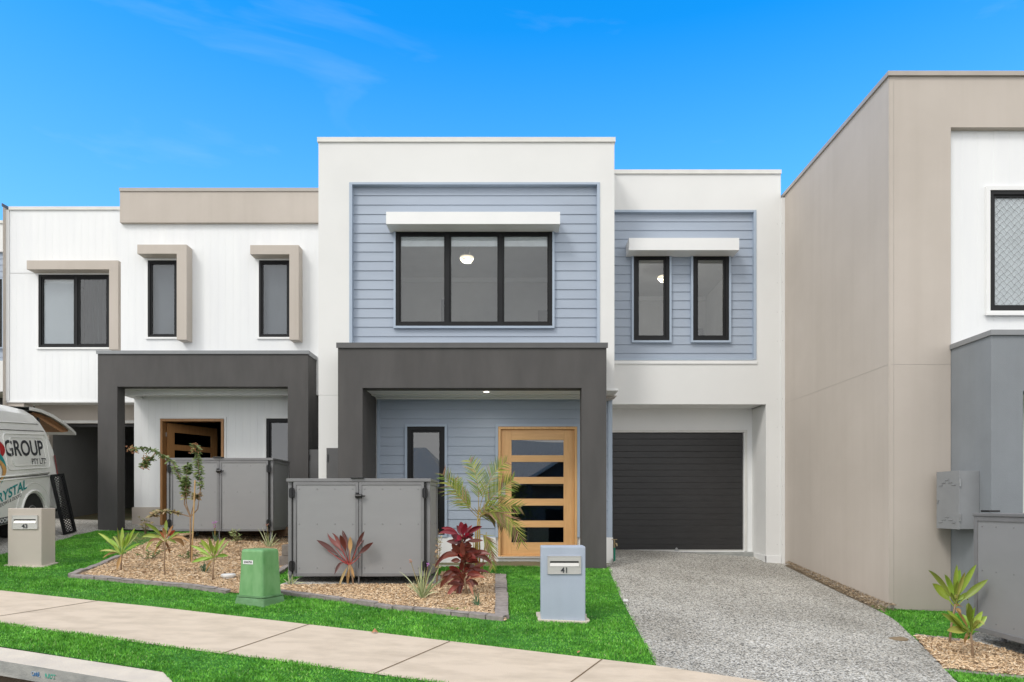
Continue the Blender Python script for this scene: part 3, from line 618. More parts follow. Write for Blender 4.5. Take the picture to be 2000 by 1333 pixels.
    mb.box(o1, p1, LP + .2605, LD - .031, gb, pt); mb.box(p0, p0 + .12, LP + .2605, LU - .001, oz + .02, pt - .002)
    mb.build('porch_portal', char, P)
    mb = MB(); mb.box(p0 - .02, p1 + .02, LP - .025, LU - .001, pt, pt + .035); mb.box(p0 - .02, p1 + .02, LP - .025, LP - .004, pt - .03, pt - .0005); mb.box(p1 + .004, p1 + .02, LP - .0035, LU - .001, pt - .05, pt - .0005); mb.build('porch_capping', greym, P)
    mb = MB(); mb.box(p0 + .121, o1 - .001, LP + .262, LD - .002, oz + .02, oz + .04); mb.box(o0, o1 - .001, LD - .08, LD - .004, oz - .02, oz + .0195); mb.build('porch_soffit', creamm, P)
    # garage opening with the door rolled up
    g0, g1 = a0 + .1, gx0 - .001; gt = H(827, LG); fl = H(1018, LG)
    mb = MB(); mb.box(g0, gx0, LG, LG + .12, gt, zl + .1); mb.box(a0 + .3, g0 + .32, LG, LG + .12, fl - .3, gt - .001); mb.build('garage_surround', beige, P)
    mb = MB(); mb.box(g0, gx0 + .0, LR + .16, LG - .001, zl + .01, zl + .05); mb.build('soffit', wpaint, P)
    mb = MB(); mb.box(g0, gx0, LG - .02, LG - .001, gt - .001, gt + .06); mb.build('garage_door_trim', creamm, P)
    mb = MB(); mb.box(g0 + .40, g1 - .2, LG + .15, LG + .28, gt - .06, gt + .02); mb.build('garage_door', garm, P)
    room(P, g0 + .31, g1 - .02, LG + .13, LG + 5.6, fl, gt + .3, garin, 'garage_interior')
    mb = MB(); mb.box(g0, g1, LG - .1, LG + .13, fl - .2, fl - .002); mb.build('threshold', concf, P)
left_house()

def far_left_house():
    Z = 16.7; root = thing('townhouse', 'sliver of a blue and white townhouse at the far left edge of the photo', 'house', (-14, Z, G(-14, 16)))
    x0, x1 = -17.5, -12.0; zt = H(437, Z); zb = H(765, Z)
    rr = (-16.5, X(4.5, Z) + .12, H(705, Z), H(492, Z)); ww = (-15.6, X(4.5, Z) - .02, H(678, Z), H(545, Z))
    mb = MB(); wall(mb, x0, x1, zb, zt, Z, .08, [rr]); wall(mb, rr[0] - .02, rr[1] + .02, rr[2] - .02, rr[3] + .02, Z + .081, .1, [ww]); mb.box(x0, x1, Z + .2, 24, zb, zt - .2)
    mb.box(x0, -15.5, Z + .3, 24, -1, zb - .001); mb.build('wall', white, root)
    mb = MB(); boards(mb, rr[0], rr[1], rr[2], rr[3], Z + .07, [ww]); mb.build('weatherboard_cladding', blue, root)
    mb = MB(); mb.box(x0, x1, Z - .03, Z + .19, zt, zt + .07); mb.build('parapet_capping', creamm, root)
    window(root, *ww, Z + .05, trimm=bluet); mb = MB(); mb.box(-15.49, x1, Z + 1.0, Z + 1.1, -.2, zb); mb.build('garage_door', garm, root)
far_left_house()

# ------------------------------------------------------------------ the beige townhouse (right)
RC, RP = 8.42, 7.71
def right_house():
    root = thing('townhouse', 'tall beige rendered townhouse with a long blank side wall and a grey porch', 'house', (6, RC, G(6, RC)))
    P = root; xl = X(1736, RC); x1 = xl + 7.6; zt = H(150, RC); bx = X(1857, RC); gz = G(5, RC) - .4
    rr = (bx, x1 - .4, gz, H(249, RC)); ww = (X(1939.5, RC), X(1939.5, RC) + 1.9, H(605, RC), H(368, RC))
    porch_x1 = bx + 4.15
    mb = MB(); wall(mb, xl + .012, x1, gz, zt, RC, .14, [rr]); mb.box(xl, xl + .011, RC + .001, RC + .14, gz, zt); mb.box(xl, xl + .2, RC + .1405, 21, gz, zt); mb.box(x1 - .2, x1, RC + .1405, 21, gz, zt); mb.box(xl + .2, x1 - .2, 20.8, 21, gz, zt)
    mb.build('wall', beige, P)
    # control joints: shallow raised lines of sealant
    mb = MB(); jz = H(712, RC); mb.box(xl - .0015, xl + .0, RC + .02, 14, jz - .003, jz + .003); mb.box(xl + .03, bx, RC - .0015, RC, jz - .003, jz + .003); mb.box(X(1745, RC), X(1746, RC), RC - .002, RC, gz, zt - .06); mb.box(X(1746, RC), bx, RC - .0015, RC, H(1191, RC) - .003, H(1191, RC) + .003)
    mb.build('control_joint', beigem, P)
    mb = MB(); mb.box(xl - .025, x1, RC - .03, RC + .2, zt, zt + .055); mb.box(xl - .025, xl + .22, RC + .201, 21, zt, zt + .055); mb.build('parapet_capping', beigem, P)
    mb = MB(); mb.box(xl + .2, x1 - .2, RC + .25, 20.8, zt - .5, zt - .45); mb.build('roof', rooft, P)
    zw = RC + .08
    mb = MB(); wall(mb, bx - .02, x1 - .38, gz, rr[3] + .02, RC + .141, .12, [ww]); mb.build('wall', wpaint, P)
    mb = MB(); vboards(mb, bx, x1 - .4, H(700, RC), rr[3], zw, [ww], pitch=.2); mb.build('vertical_cladding', vwhite, P)
    f = window(P, *ww, zw - .0, divs=(ww[0] + .95,), trimm=wpaint, fw=.05, tw=.05, sill=True, sash=.03)
    # diamond security mesh and pale blind
    bb = MB(); bb.box(ww[0] + .06, ww[1] - .06, zw + .024, zw + .028, ww[2] + .06, ww[3] - .06); bb.build('blind', blind, f)
    sm = MB(); p = .095; a, b, c, dd = ww[0] + .055, ww[1] - .055, ww[2] + .055, ww[3] - .055; yy = zw + .008
    hgt = dd - c
    for sgn in (1, -1):
        k = a - hgt if sgn > 0 else a
        while k < (b if sgn > 0 else b + hgt):
            u0, v0, u1, v1 = k, c, k + sgn * hgt, dd
            pts = []
            n = int(hgt / (p / 4))
            for q in range(n + 1):
                t = q / n; u = u0 + (u1 - u0) * t; v = v0 + (v1 - v0) * t + .010 * math.sin(2 * math.pi * (u - a) / (p) )
                if a < u < b and c < v < dd: pts.append((u, yy + sgn * .004, v))
            if len(pts) > 1: sm.tube(pts, .0026, 4)
            k += p
    sm.build('security_mesh', greym, f)
    room(P, bx + .1, bx + 3.5, RC + .27, RC + 3.5, H(700, RC), rr[3], roomw)
    # grey porch
    p0, pz, oz = X(1936, RP), H(652, RP), H(764, RP); c1 = X(1998, RP); gb = G(5.6, RP) - .4; px1 = p0 + 4.15
    mb = MB(); mb.prism([(p0, gb), (c1, gb), (c1, oz), (px1 - .37, oz), (px1 - .37, gb), (px1, gb), (px1, pz), (p0, pz)], RP, RP + .26); mb.box(p0, c1, RP + .2605, RC + .139, gb, pz); mb.build('porch_portal', grey, P)
    mb = MB(); mb.box(p0 - .02, px1 + .02, RP - .025, RC + .078, pz, pz + .04); mb.box(p0 - .02, px1 + .02, RP - .025, RP - .002, pz - .02, pz - .0005); mb.box(p0 - .02, p0 - .002, RP - .0015, RC - .001, pz - .02, pz - .0005); mb.build('porch_capping', greym, P)
    mb = MB(); mb.box(c1 + .001, px1 - .371, RP + .262, RC + .14, oz + .02, oz + .04); mb.build('porch_soffit', creamm, P)
right_house()

def meterbox(name, label, x0, x1, y0, y1, z0, z1, m, side):
    t = thing(name, label, 'meter box', ((x0 + x1) / 2, (y0 + y1) / 2, z0))
    mb = MB(); mb.box(x0, x1, y0, y1, z0, z1); mb.build('case', m, t, bevel=.004)
    mb = MB()
    if side == 'x':
        mb.box(x0 - .014, x0 - .0005, y0 - .004, y1 - .004, z0 - .004, z1 + .004); dr = mb.build('door', m, t, bevel=.003)
        lv = MB()
        for (zc, s) in ((z1 - .10, 1), (z0 + .14, 1)):
            for r_, n in enumerate((1, 2, 2)):
                zz = zc - r_ * .032
                offs = (0,) if r_ == 0 else ((-.062, .062) if r_ == 1 else (-.125, .125))
                if r_ > 0: offs = offs + ((0,) if r_ == 1 and False else ())
                for o_ in offs:
                    yc = (y0 + y1) / 2 + o_
                    lv.box(x0 - .021, x0 - .0145, yc - .036, yc + .036, zz - .007, zz + .007)
        lv.build('louvre', m, dr, bevel=.004)
        hb = MB()
        for zz in (z0 + .14, z1 - .14): hb.tube([(x0 - .006, y0 - .014, zz - .045), (x0 - .006, y0 - .014, zz + .045)], .009)
        hb.build('hinge', zinc, dr)
        lk = MB(); lk.box(x0 - .03, x0 - .014, y1 - .05, y1 - .03, (z0 + z1) / 2 - .03, (z0 + z1) / 2); lk.build('latch', zinc, dr)
    else:
        mb.box(x0 - .004, x1 + .004, y0 - .014, y0 - .0005, z0 - .004, z1 + .004); dr = mb.build('door', m, t, bevel=.003)
        hb = MB(); hb.tube([(x0 + .02, y0 - .02, z1 - .22), (x0 + .02, y0 - .02, z1 - .1)], .007); hb.build('hinge', blackp, dr)
    return t
zf = 7.905; zk = 8.33
meterbox('meter_box', 'grey meter box with louvred door fixed to the grey porch side', X(1875, zf), X(1936, RP) - .002, zf, zk, H(1034, zf), H(920, zf), greym, 'x')
meterbox('meter_box', 'charcoal meter box on the white wall left of the main charcoal porch post', X(638.5, 10.72), X(662, 10.72), 10.72, ZU - .001, H(960, 10.72), H(876, 10.72), charm, 'y')
meterbox('meter_box', 'charcoal meter box in the gap right of the left charcoal porch', X(602, LP) + .002, X(602, LP) + .3, 13.25, 13.55, H(975, 13.25), H(879, 13.25), charm, 'y')

# ------------------------------------------------------------------ ground, paths, beds
ka, kb = gp(0, 1297), gp(345, 1352)
kd = Vector((kb[0] - ka[0], kb[1] - ka[1], 0)).normalized(); kn = Vector((kd.y, -kd.x, 0))      # kn points to the road
if kn.y > 0: kn = -kn
def roadside(x, y): return (x - ka[0]) * kn.x + (y - ka[1]) * kn.y
def ground():
    xs = np.unique(np.concatenate([np.linspace(-300, -16, 12), np.linspace(-16, 12, 90), np.linspace(12, 300, 12)]))
    ys = np.unique(np.concatenate([np.linspace(-300, -6, 12), np.linspace(-6, 18, 80), np.linspace(18, 400, 12)]))
    XX, YY = np.meshgrid(xs, ys); rs = (XX - ka[0]) * kn.x + (YY - ka[1]) * kn.y
    ZZ = G(XX, YY) - .06 - .3 * np.clip((rs + .3) / .3, 0, 1)
    v = np.stack([XX, YY, ZZ], -1).reshape(-1, 3); nx = len(xs); ny = len(ys)
    i = (np.arange(ny - 1)[:, None] * nx + np.arange(nx - 1)).reshape(-1)
    f = np.stack([i, i + 1, i + nx + 1, i + nx], -1)
    me = bpy.data.meshes.new('ground'); me.from_pydata(v.tolist(), [], f.tolist()); me.materials.append(mat('soil', (.20, .15, .09), (.10, .12, .05), .95, .7, bump=.5, bscale=20))
    o = bpy.data.objects.new('ground', me); col.objects.link(o); tag(o, kind='structure')
ground()
lawnm = mat('lawn_base', (.035, .19, .014), (.022, .13, .010), .95, 5, bump=.7, bscale=55)
pathm = mat('path_concrete', (.61, .51, .40), (.50, .415, .32), .9, 2.4, detail=12, bump=.35, bscale=110, stretch=(1, 2.4, 1), lo=.34, hi=.58)
roadm = mat('asphalt', (.16, .155, .15), (.12, .12, .115), .9, 30, bump=.6, bscale=120)
mulchm = mat('mulch', (.46, .30, .18), (.30, .18, .10), .95, 28, bump=.9, bscale=70)
gravm = mat('gravel', (.30, .23, .15), (.12, .09, .06), .95, 34, bump=.9, bscale=60)
drym = mat('dry_grass_soil', (.34, .26, .13), (.16, .22, .05), .95, 7, bump=.6, bscale=60)
slabm = agg

far = [(-500, 1100), (0, 1158), (300, 1190), (600, 1225), (900, 1261), (1283, 1307), (1460, 1333), (1900, 1400)]
near = [(1500, 1430), (800, 1333), (400, 1279), (170, 1247), (0, 1225), (-500, 1160)]
PATH = [gp(*p) for p in far + near]
sheet('path', PATH, .028, pathm)
DRIVE = [gp(*p) for p in [(1187, 1110), (1210, 1165), (1283, 1307), (1400, 1324), (1460, 1333), (1900, 1400), (1960, 1410), (1865, 1333), (1820, 1284), (1786, 1250), (1772, 1238), (1757, 1222), (1738, 1208), (1700, 1188), (1600, 1140), (1533, 1107)]]
DRIVE = DRIVE[:-1] + [(4.70, 11.65), (4.55, 12.3), (4.2, 12.36), (1.62, 12.36), (1.62, 11.3), (1.62, 11.0)]
sheet('driveway', DRIVE, .02, agg, .25)
sheet('crossover', [gp(*p) for p in [(900, 1351), (1500, 1435), (1960, 1500), (1960, 1640), (900, 1500)]], .02, agg)
VERGE = [gp(*p) for p in [(-500, 1156), (0, 1220), (170, 1242), (400, 1274), (800, 1327), (900, 1340), (640, 1400), (400, 1420), (345, 1345), (318, 1318), (0, 1268), (-500, 1195)]]
sheet('lawn', VERGE, .024, lawnm)
KERBP = 0
LAWN = [gp(*p) for p in [(-420, 1098), (-60, 1098), (0, 1086), (40, 1076), (109, 1060), (150, 1047), (190, 1039)]] + [(-7.6, 13.15), (-4.0, 13.1), (-3.3, 10.9), (-2.6, 10.29), (1.2, 10.29)] + [gp(*p) for p in [(1192, 1110), (1216, 1165), (1290, 1312), (900, 1268), (600, 1231), (300, 1196), (0, 1164), (-420, 1114)]]
sheet('lawn', LAWN, .014, lawnm)
LAWN2 = [gp(*p) for p in [(1690, 1191), (1728, 1211), (1747, 1225), (1762, 1241), (1776, 1253)]] + [gp(1880, 1262), (9, 6.2), (9, 8.6), (4.6, 8.6)]
sheet('lawn', LAWN2, .014, lawnm)
LAWN3 = [gp(*p) for p in [(1843, 1311), (1870, 1335), (1960, 1405), (2300, 1450), (2300, 1350), (2000, 1327), (1920, 1312)]]
sheet('lawn', LAWN3, .004, lawnm)
STRIP = [gp(*p) for p in [(1533, 1108), (1600, 1141), (1700, 1189), (1728, 1202)]] + [(4.66, 8.35), (4.76, 8.30), (4.76, 11.6)]
sheet('gravel_strip', STRIP, .026, gravm)
# left drive and the slabs by the houses
LDRIVE = [gp(*p) for p in [(-700, 1098), (-60, 1098), (0, 1086), (40, 1076), (109, 1060), (150, 1047), (188, 1038)]] + [(-7.9, 13.3), (-7.9, 14.0), (-8.2, 15.0), (-11.0, 15.0), (-15, 13.5)]
sheet('driveway', LDRIVE, .012, agg)
sheet('porch_slab', [(-2.4, 10.3), (1.6, 10.3), (1.6, 11.28), (-2.4, 11.28)], .0, agg, zf=lambda x, y: H(1113, ZP) + .004)
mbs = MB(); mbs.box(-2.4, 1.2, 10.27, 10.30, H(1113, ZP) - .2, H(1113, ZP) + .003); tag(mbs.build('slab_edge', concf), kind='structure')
sheet('porch_slab', [(-8.0, 13.3), (-4.3, 13.3), (-4.3, 14.18), (-8.2, 14.18)], .03, agg)
LBED = [gp(*p) for p in [(135, 1130), (300, 1143), (430, 1159), (505, 1166), (533, 1129), (566, 1110), (566, 1062), (560, 1046), (420, 1044), (330, 1047), (296, 1060), (258, 1078), (228, 1096)]]
def mound(x, y): return G(x, y) + .03
sheet('mulch_bed', LBED, .024, mulchm)
MBED = [gp(*p) for p in [(520, 1158), (560, 1163), (640, 1174), (720, 1186), (850, 1201), (988, 1217), (986, 1127), (925, 1123), (865, 1121), (850, 1140), (700, 1143), (575, 1145), (542, 1149)]]
sheet('mulch_bed', MBED, .024, mulchm)
RBED = [gp(*p) for p in [(1787, 1247), (1820, 1284), (1846, 1311), (2000, 1326), (2250, 1345), (2250, 1300), (2000, 1262), (1880, 1256)]]
sheet('mulch_bed', RBED, .02, mulchm)
DRY = [gp(*p) for p in [(235, 1042), (330, 1042), (330, 1049), (296, 1061), (258, 1079), (238, 1090), (205, 1062)]]
PAD1 = [gp(*p) for p in [(542, 1148), (600, 1129), (862, 1129), (858, 1146), (700, 1146), (575, 1147)]]
sheet('gravel_pad', PAD1, .032, agg)
PAD2 = [gp(*p) for p in [(325, 1062), (330, 1046), (600, 1046), (566, 1062), (400, 1063)]]
sheet('gravel_pad', PAD2, .032, agg)
PAD3 = [gp(*p) for p in [(1890, 1256), (2000, 1285), (2200, 1330), (2200, 1240), (1905, 1240)]]
sheet('gravel_pad', PAD3, .03, agg)
# joints in the footpath: thin grooves filled with dirt
jm = mat('joint_dirt', (.16, .11, .06), None, .95, 20)
for a, b in (((190, 1179), (-30, 1214)), ((604.5, 1225), (432, 1284)), ((879, 1259), (731, 1323)), ((1176, 1294.5), (1075, 1370))):
    p, q = Vector((*gp(*a), 0)), Vector((*gp(*b), 0)); dv = (q - p).normalized(); nv = Vector((-dv.y, dv.x, 0)) * .006
    tag(sheet('path_joint', [(p + nv)[:2], (q + nv)[:2], (q - nv)[:2], (p - nv)[:2]], .031, jm), kind='structure')
# road and channel
rp = lambda t, s: (ka[0] + kd.x * t + kn.x * s, ka[1] + kd.y * t + kn.y * s)
tag(sheet('gutter', [rp(-12, .03), rp(14, .03), rp(14, .5), rp(-12, .5)], -.19, mat('gutter_concrete', (.26, .19, .13), (.17, .125, .09), .9, 4, bump=.4)), kind='structure')
tag(sheet('road', [rp(-30, .49), rp(30, .49), rp(30, 6.5), rp(-30, 6.5)], -.20, roadm), kind='structure')
# stormwater lintel
def lintel():
    t = thing('drain_lintel', 'pale concrete kerb lintel over the stormwater inlet with a faded blue and green stencil', 'kerb', (ka[0] + .6, ka[1] - .2, G(*ka)))
    poly = [gp(-320, 1212), gp(0, 1269)] + [gp(318, 1318), gp(330, 1326), gp(345, 1345)]
    fr = [rp(1.42, 0.0), rp(-2.2, 0.0)]
    bm_pts = [(x, y) for x, y in poly] + fr
    mb = MB(); top = [Vector((x, y, G(x, y) + .02)) for x, y in bm_pts]; bot = [p - Vector((0, 0, .12)) for p in top]
    mb.face(*top); mb.face(*reversed(bot)); mb.build('slab_top', conc, t)
    mb = MB(); n = len(top)
    for k in range(n):
        j = (k + 1) % n; a, b = top[k], top[j]; mb.face(a, b, bot[j], bot[k])
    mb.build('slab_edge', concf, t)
    mb = MB(); a, b = rp(-2.2, -.12), rp(1.42, -.12); za, zb2 = G(*a), G(*b); mb.face((*a, za - .1), (*b, zb2 - .1), (*b, zb2 - .5), (*a, za - .5)); mb.build('inlet_recess', mat('shaded_recess_concrete', (.16, .12, .085), (.10, .075, .05), .9, 5, bump=.4), t)  # brown concrete, with the shade under the lintel put into its colour
    # stencil on the front edge, following its slope
    def put(s, px, m, nm):
        p = W(px, 1316 + (px - 60) * .15, 5.3); sfar = (px / 300)
        ang = math.atan2(kd.y, kd.x)
        tt = [q for q in np.linspace(-2, 2, 400) if True]
        # position along the kerb line whose picture column is px
        best = min(tt, key=lambda q: abs(VX + FP * rp(q, 0)[0] / rp(q, 0)[1] - px)); c = rp(best, .004); z = G(*c) - .035
        c2 = rp(best + .3, .004); pitch = math.atan2(G(*c2) - G(*c), .3)
        M = Matrix.Translation((c[0], c[1], z)) @ Matrix.Rotation(ang, 4, 'Z') @ Matrix.Rotation(-pitch, 4, 'Y') @ Matrix.Rotation(R(90), 4, 'X')
        text_mesh(nm, s, .052, m, t, M, sx=.78, bold=.0008)
    put('CIVIL', 71, inkb, 'stencil_lettering'); put('MART', 98, inkg, 'stencil_lettering')
lintel()
def drain_cover():
    p = GP(1753, 1251); t = MB(); t.lathe([(.001, 0), (.10, 0), (.10, .012), (.001, .013)], (p.x, p.y, p.z + .012), 20); o = t.build('service_cover', mat('rusty_cover', (.30, .22, .13), (.2, .15, .09), .8, 20, bump=.3))
    tag(o, 'round rusty brown service cover set in the grey driveway', 'cover')
drain_cover()

# ------------------------------------------------------------------ paver edging, block by block
def edging(label, pxs, bl=.20, wd=.085, ht=.058, mm=paver, off=0, inside=1):
    pts = [Vector((*gp(*p), 0)) for p in pxs]; c = sum(pts, Vector()) / len(pts)
    t = thing('garden_edging', label, 'edging', (c.x, c.y, G(c.x, c.y)), 'concrete paver edgings round the garden beds')
    for i in range(len(pts) - 1):
        a, b = pts[i], pts[i + 1]; Ln = (b - a).length; n = max(1, round(Ln / bl)); u = (b - a) / Ln; nv = Vector((-u.y, u.x, 0))
        for k in range(n):
            s0, s1 = k * Ln / n + .004, (k + 1) * Ln / n - .004; j = random.uniform(-.006, .006); rr_ = random.uniform(-.012, .012); hh = ht + random.uniform(-.007, .007)
            m = a + u * (s0 + s1) / 2 + nv * j; uu = (u + nv * rr_).normalized(); nn = Vector((-uu.y, uu.x, 0)); hl = (s1 - s0) / 2
            mb = MB(); cs = [m - uu * hl - nn * wd / 2, m + uu * hl - nn * wd / 2, m + uu * hl + nn * wd / 2, m - uu * hl + nn * wd / 2]
            lo = [Vector((q.x, q.y, G(q.x, q.y) - .05)) for q in cs]; hi = [Vector((q.x, q.y, G(q.x, q.y) + hh)) for q in cs]
            mb.face(*hi); mb.face(*reversed(lo))
            for q in range(4): w_ = (q + 1) % 4; mb.face(lo[q], lo[w_], hi[w_], hi[q])
            mb.build('paver_block', mm, t, bevel=.006)
edging('grey paver edging round the front and left of the bed before the left bin store', [(233, 1092), (190, 1110), (139, 1130), (240, 1139), (350, 1149), (447, 1161)])
edging('short paver edging beside the two stacked blocks', [(512, 1148), (533, 1130), (564, 1111)])
edging('long curved paver edging along the front of the middle bed', [(520, 1159), (575, 1166), (640, 1174), (700, 1183), (770, 1193), (850, 1201), (985, 1215)])
edging('wide paver edging up the right side of the middle bed', [(980, 1212), (979, 1165), (977, 1129)], bl=.22, wd=.15)
edging('dark paver edging behind the two lime cordylines at the right', [(1787, 1246), (1830, 1252), (1878, 1259)], bl=.5, wd=.07, ht=.045)
edging('paver edging along the front of the right garden bed', [(1846, 1311), (1930, 1320), (2030, 1330)], bl=.3, wd=.07, ht=.02)

def blocks():
    bx = Vector((*gp(556, 1110), 0)); z = G(bx.x, bx.y)
    for k, (dx, lab) in enumerate(((-.02, 'lower of two stacked concrete blocks beside the main bin store'), (.03, 'upper of two stacked concrete blocks beside the main bin store'))):
        sc_ = bx.y / FP; x0 = X(545 + (5 if k else 0), bx.y); mb = MB(); h = 21 * sc_
        mb.box(x0, x0 + .42, bx.y, bx.y + .20, z + .02 + k * (h + .004), z + .02 + k * (h + .004) + h - .001)
        o = mb.build('concrete_block', blockm, bevel=.006); tag(o, lab, 'block', 'two stacked concrete blocks')
blocks()

# ------------------------------------------------------------------ bin stores
def bin_store(label, loc, rz, bw=1.84, bd=.84, bh=1.26, clear=.10, group='grey bin stores in the front gardens', backhandle=False):
    t = thing('bin_store', label, 'bin store', loc, group, rz, local=True)
    z0, z1 = clear, clear + bh; f = .05
    mb = MB()
    for (x, y) in ((0, 0), (bw - f, 0), (0, bd - f), (bw - f, bd - f)): mb.box(x, x + f, y + .012, y + f + .012, z0, z1 - .035)
    for y in (.012, bd - f + .012): mb.box(f, bw - f, y + .001, y + f - .001, z0, z0 + f); mb.box(f, bw - f, y + .001, y + f - .001, z1 - .085, z1 - .0355)
    for x in (0, bw - f): mb.box(x + .001, x + f - .001, f + .012, bd - f + .012, z0, z0 + f); mb.box(x + .001, x + f - .001, f + .012, bd - f + .012, z1 - .085, z1 - .0355)
    mb.build('frame', boxf, t, bevel=.003)
    for x in (.012, bw - .018):
        mb = MB(); mb.box(x, x + .006, f + .012, bd - f + .012, z0 + f, z1 - .085); sp = mb.build('side_panel', boxm, t)
        rv = MB()
        for zz in (z0 + .12, z0 + bh * .52, z1 - .14):
            for yy in (.12, .30, .54, .74): xx = x - .0005 if x < .5 else x + .0065; rv.lathe([(.008, 0), (.006, -.004 if x < .5 else .004), (.001, -.005 if x < .5 else .005)], (xx, yy, zz), 8, axis='x')
        rv.build('rivet', boxf, sp)
    mb = MB(); mb.box(f, bw - f, bd - .02, bd - .014, z0 + f, z1 - .085); mb.build('back_panel', boxm, t)
    mb = MB(); mb.box(-.01, bw + .01, -.012, bd + .02, z1 - .034, z1 - .004); mb.box(-.012, bw + .012, -.022, -.0125, z1 - .045, z1 - .003); mb.build('lid', boxf, t, bevel=.005)
    mb = MB(); cx = bw / 2; mb.box(cx - .10, cx + .07, -.045, .03, z1 - .0035, z1 + .012); mb.tube([(cx - .09, -.045, z1 + .006), (cx + .06, -.045, z1 + .006)], .009); mb.build('lid_handle', blackp, t, bevel=.003)
    for s in (0, 1):
        a, b = (.078, bw / 2 - .003) if s == 0 else (bw / 2 + .003, bw - .078)
        mb = MB(); mb.ring(a, b, z0 - .004, z1 - .05, .038, -.018, .010); dr = mb.build('door_frame', boxf, t, bevel=.003)
        mb = MB(); mb.box(a + .038, b - .038, -.010, -.004, z0 + .034, z1 - .088); mb.build('door_panel', boxm, dr)
        rv = MB()
        for zz in (z0 + .10, z0 + bh * .53, z1 - .14):
            for q in range(4): rv.lathe([(.008, 0), (.006, -.004), (.001, -.005)], (a + .075 + q * (b - a - .15) / 3, -.0105, zz), 8, axis='y')
        rv.build('rivet', boxf, dr)
        hx = .063 if s == 0 else bw - .063
        mb = MB(); mb.box(hx - .012, hx + .012, -.006, .004, z0 - .02, z1 - .05); mb.build('hinge_gap', rubber, t)
        for zz in (z0 + .13, z1 - .19):
            mb = MB(); mb.prism([(hx - .022, zz - .065), (hx + .022, zz - .065), (hx + .034, zz - .045), (hx + .034, zz + .045), (hx + .022, zz + .065), (hx - .022, zz + .065), (hx - .034, zz + .045), (hx - .034, zz - .045)], -.045, -.019); mb.tube([(hx, -.048, zz - .07), (hx, -.048, zz + .07)], .012, 8); mb.build('hinge', blackp, t, bevel=.004)
    mb = MB(); zz = z1 - .23; mb.tube([(cx - .035, -.04, zz), (cx + .05, -.05, zz)], .024, 10); mb.box(cx - .035, cx - .0, -.045, -.0185, zz - .03, zz + .045); mb.box(cx + .04, cx + .09, -.05, -.035, zz - .008, zz + .008); mb.build('latch', blackp, t, bevel=.003)
    mb = MB(); mb.tube([(cx, -.012, -.06), (cx, -.012, z0 + .1)], .009); mb.build('drop_bolt', boxf, t)
    for (x, y) in ((.02, .04), (.28, .5), (bw - .3, .5), (bw - .05, .04), (.28, bd - .06), (bw - .05, bd - .06)):
        mb = MB(); mb.box(x - .015, x + .02, y, y + .035, -.14, z0 - .001); mb.build('leg', boxf, t)
    return t
# green screen of each: front-left corner at its real place
Zm = 8.6; bin_store('wide grey double-door bin store in front of the main charcoal porch', (X(562, Zm), Zm, H(1125, Zm) - .10), 0)
Zl = 11.5; bin_store('grey double-door bin store in front of the open timber door at the left', (X(325, Zl), Zl, H(1037, Zl) - .17), 0, clear=.17)
bin_store('grey bin store cut by the right edge of the photo beside the beige house', (4.82, 6.16, H(1232, 7.0) - .10), 0, bh=1.24, clear=.10)
c = Vector((4.93, 6.95, H(1001, 6.95))); mb = MB(); mb.box(4.90, 5.02, 6.90, 7.02, c.z + .002, c.z + .022); o = mb.build('padlock_hasp', blackp, bevel=.004); tag(o, 'black hasp on the lid corner of the right bin store', 'hasp')

def sleeper_obj():
    Z = 12.15; a = W(385, 1046, Z); mb = MB(); mb.box(X(378, Z), X(570, Z), Z, Z + .16, G(-5, Z) + .03, G(-5, Z) + .2)
    for k in range(len(mb.v)): pass
    tag(mb.build('timber_sleeper', sleeper, bevel=.012), 'rough brown timber sleeper lying under the left bin store', 'timber')
sleeper_obj()

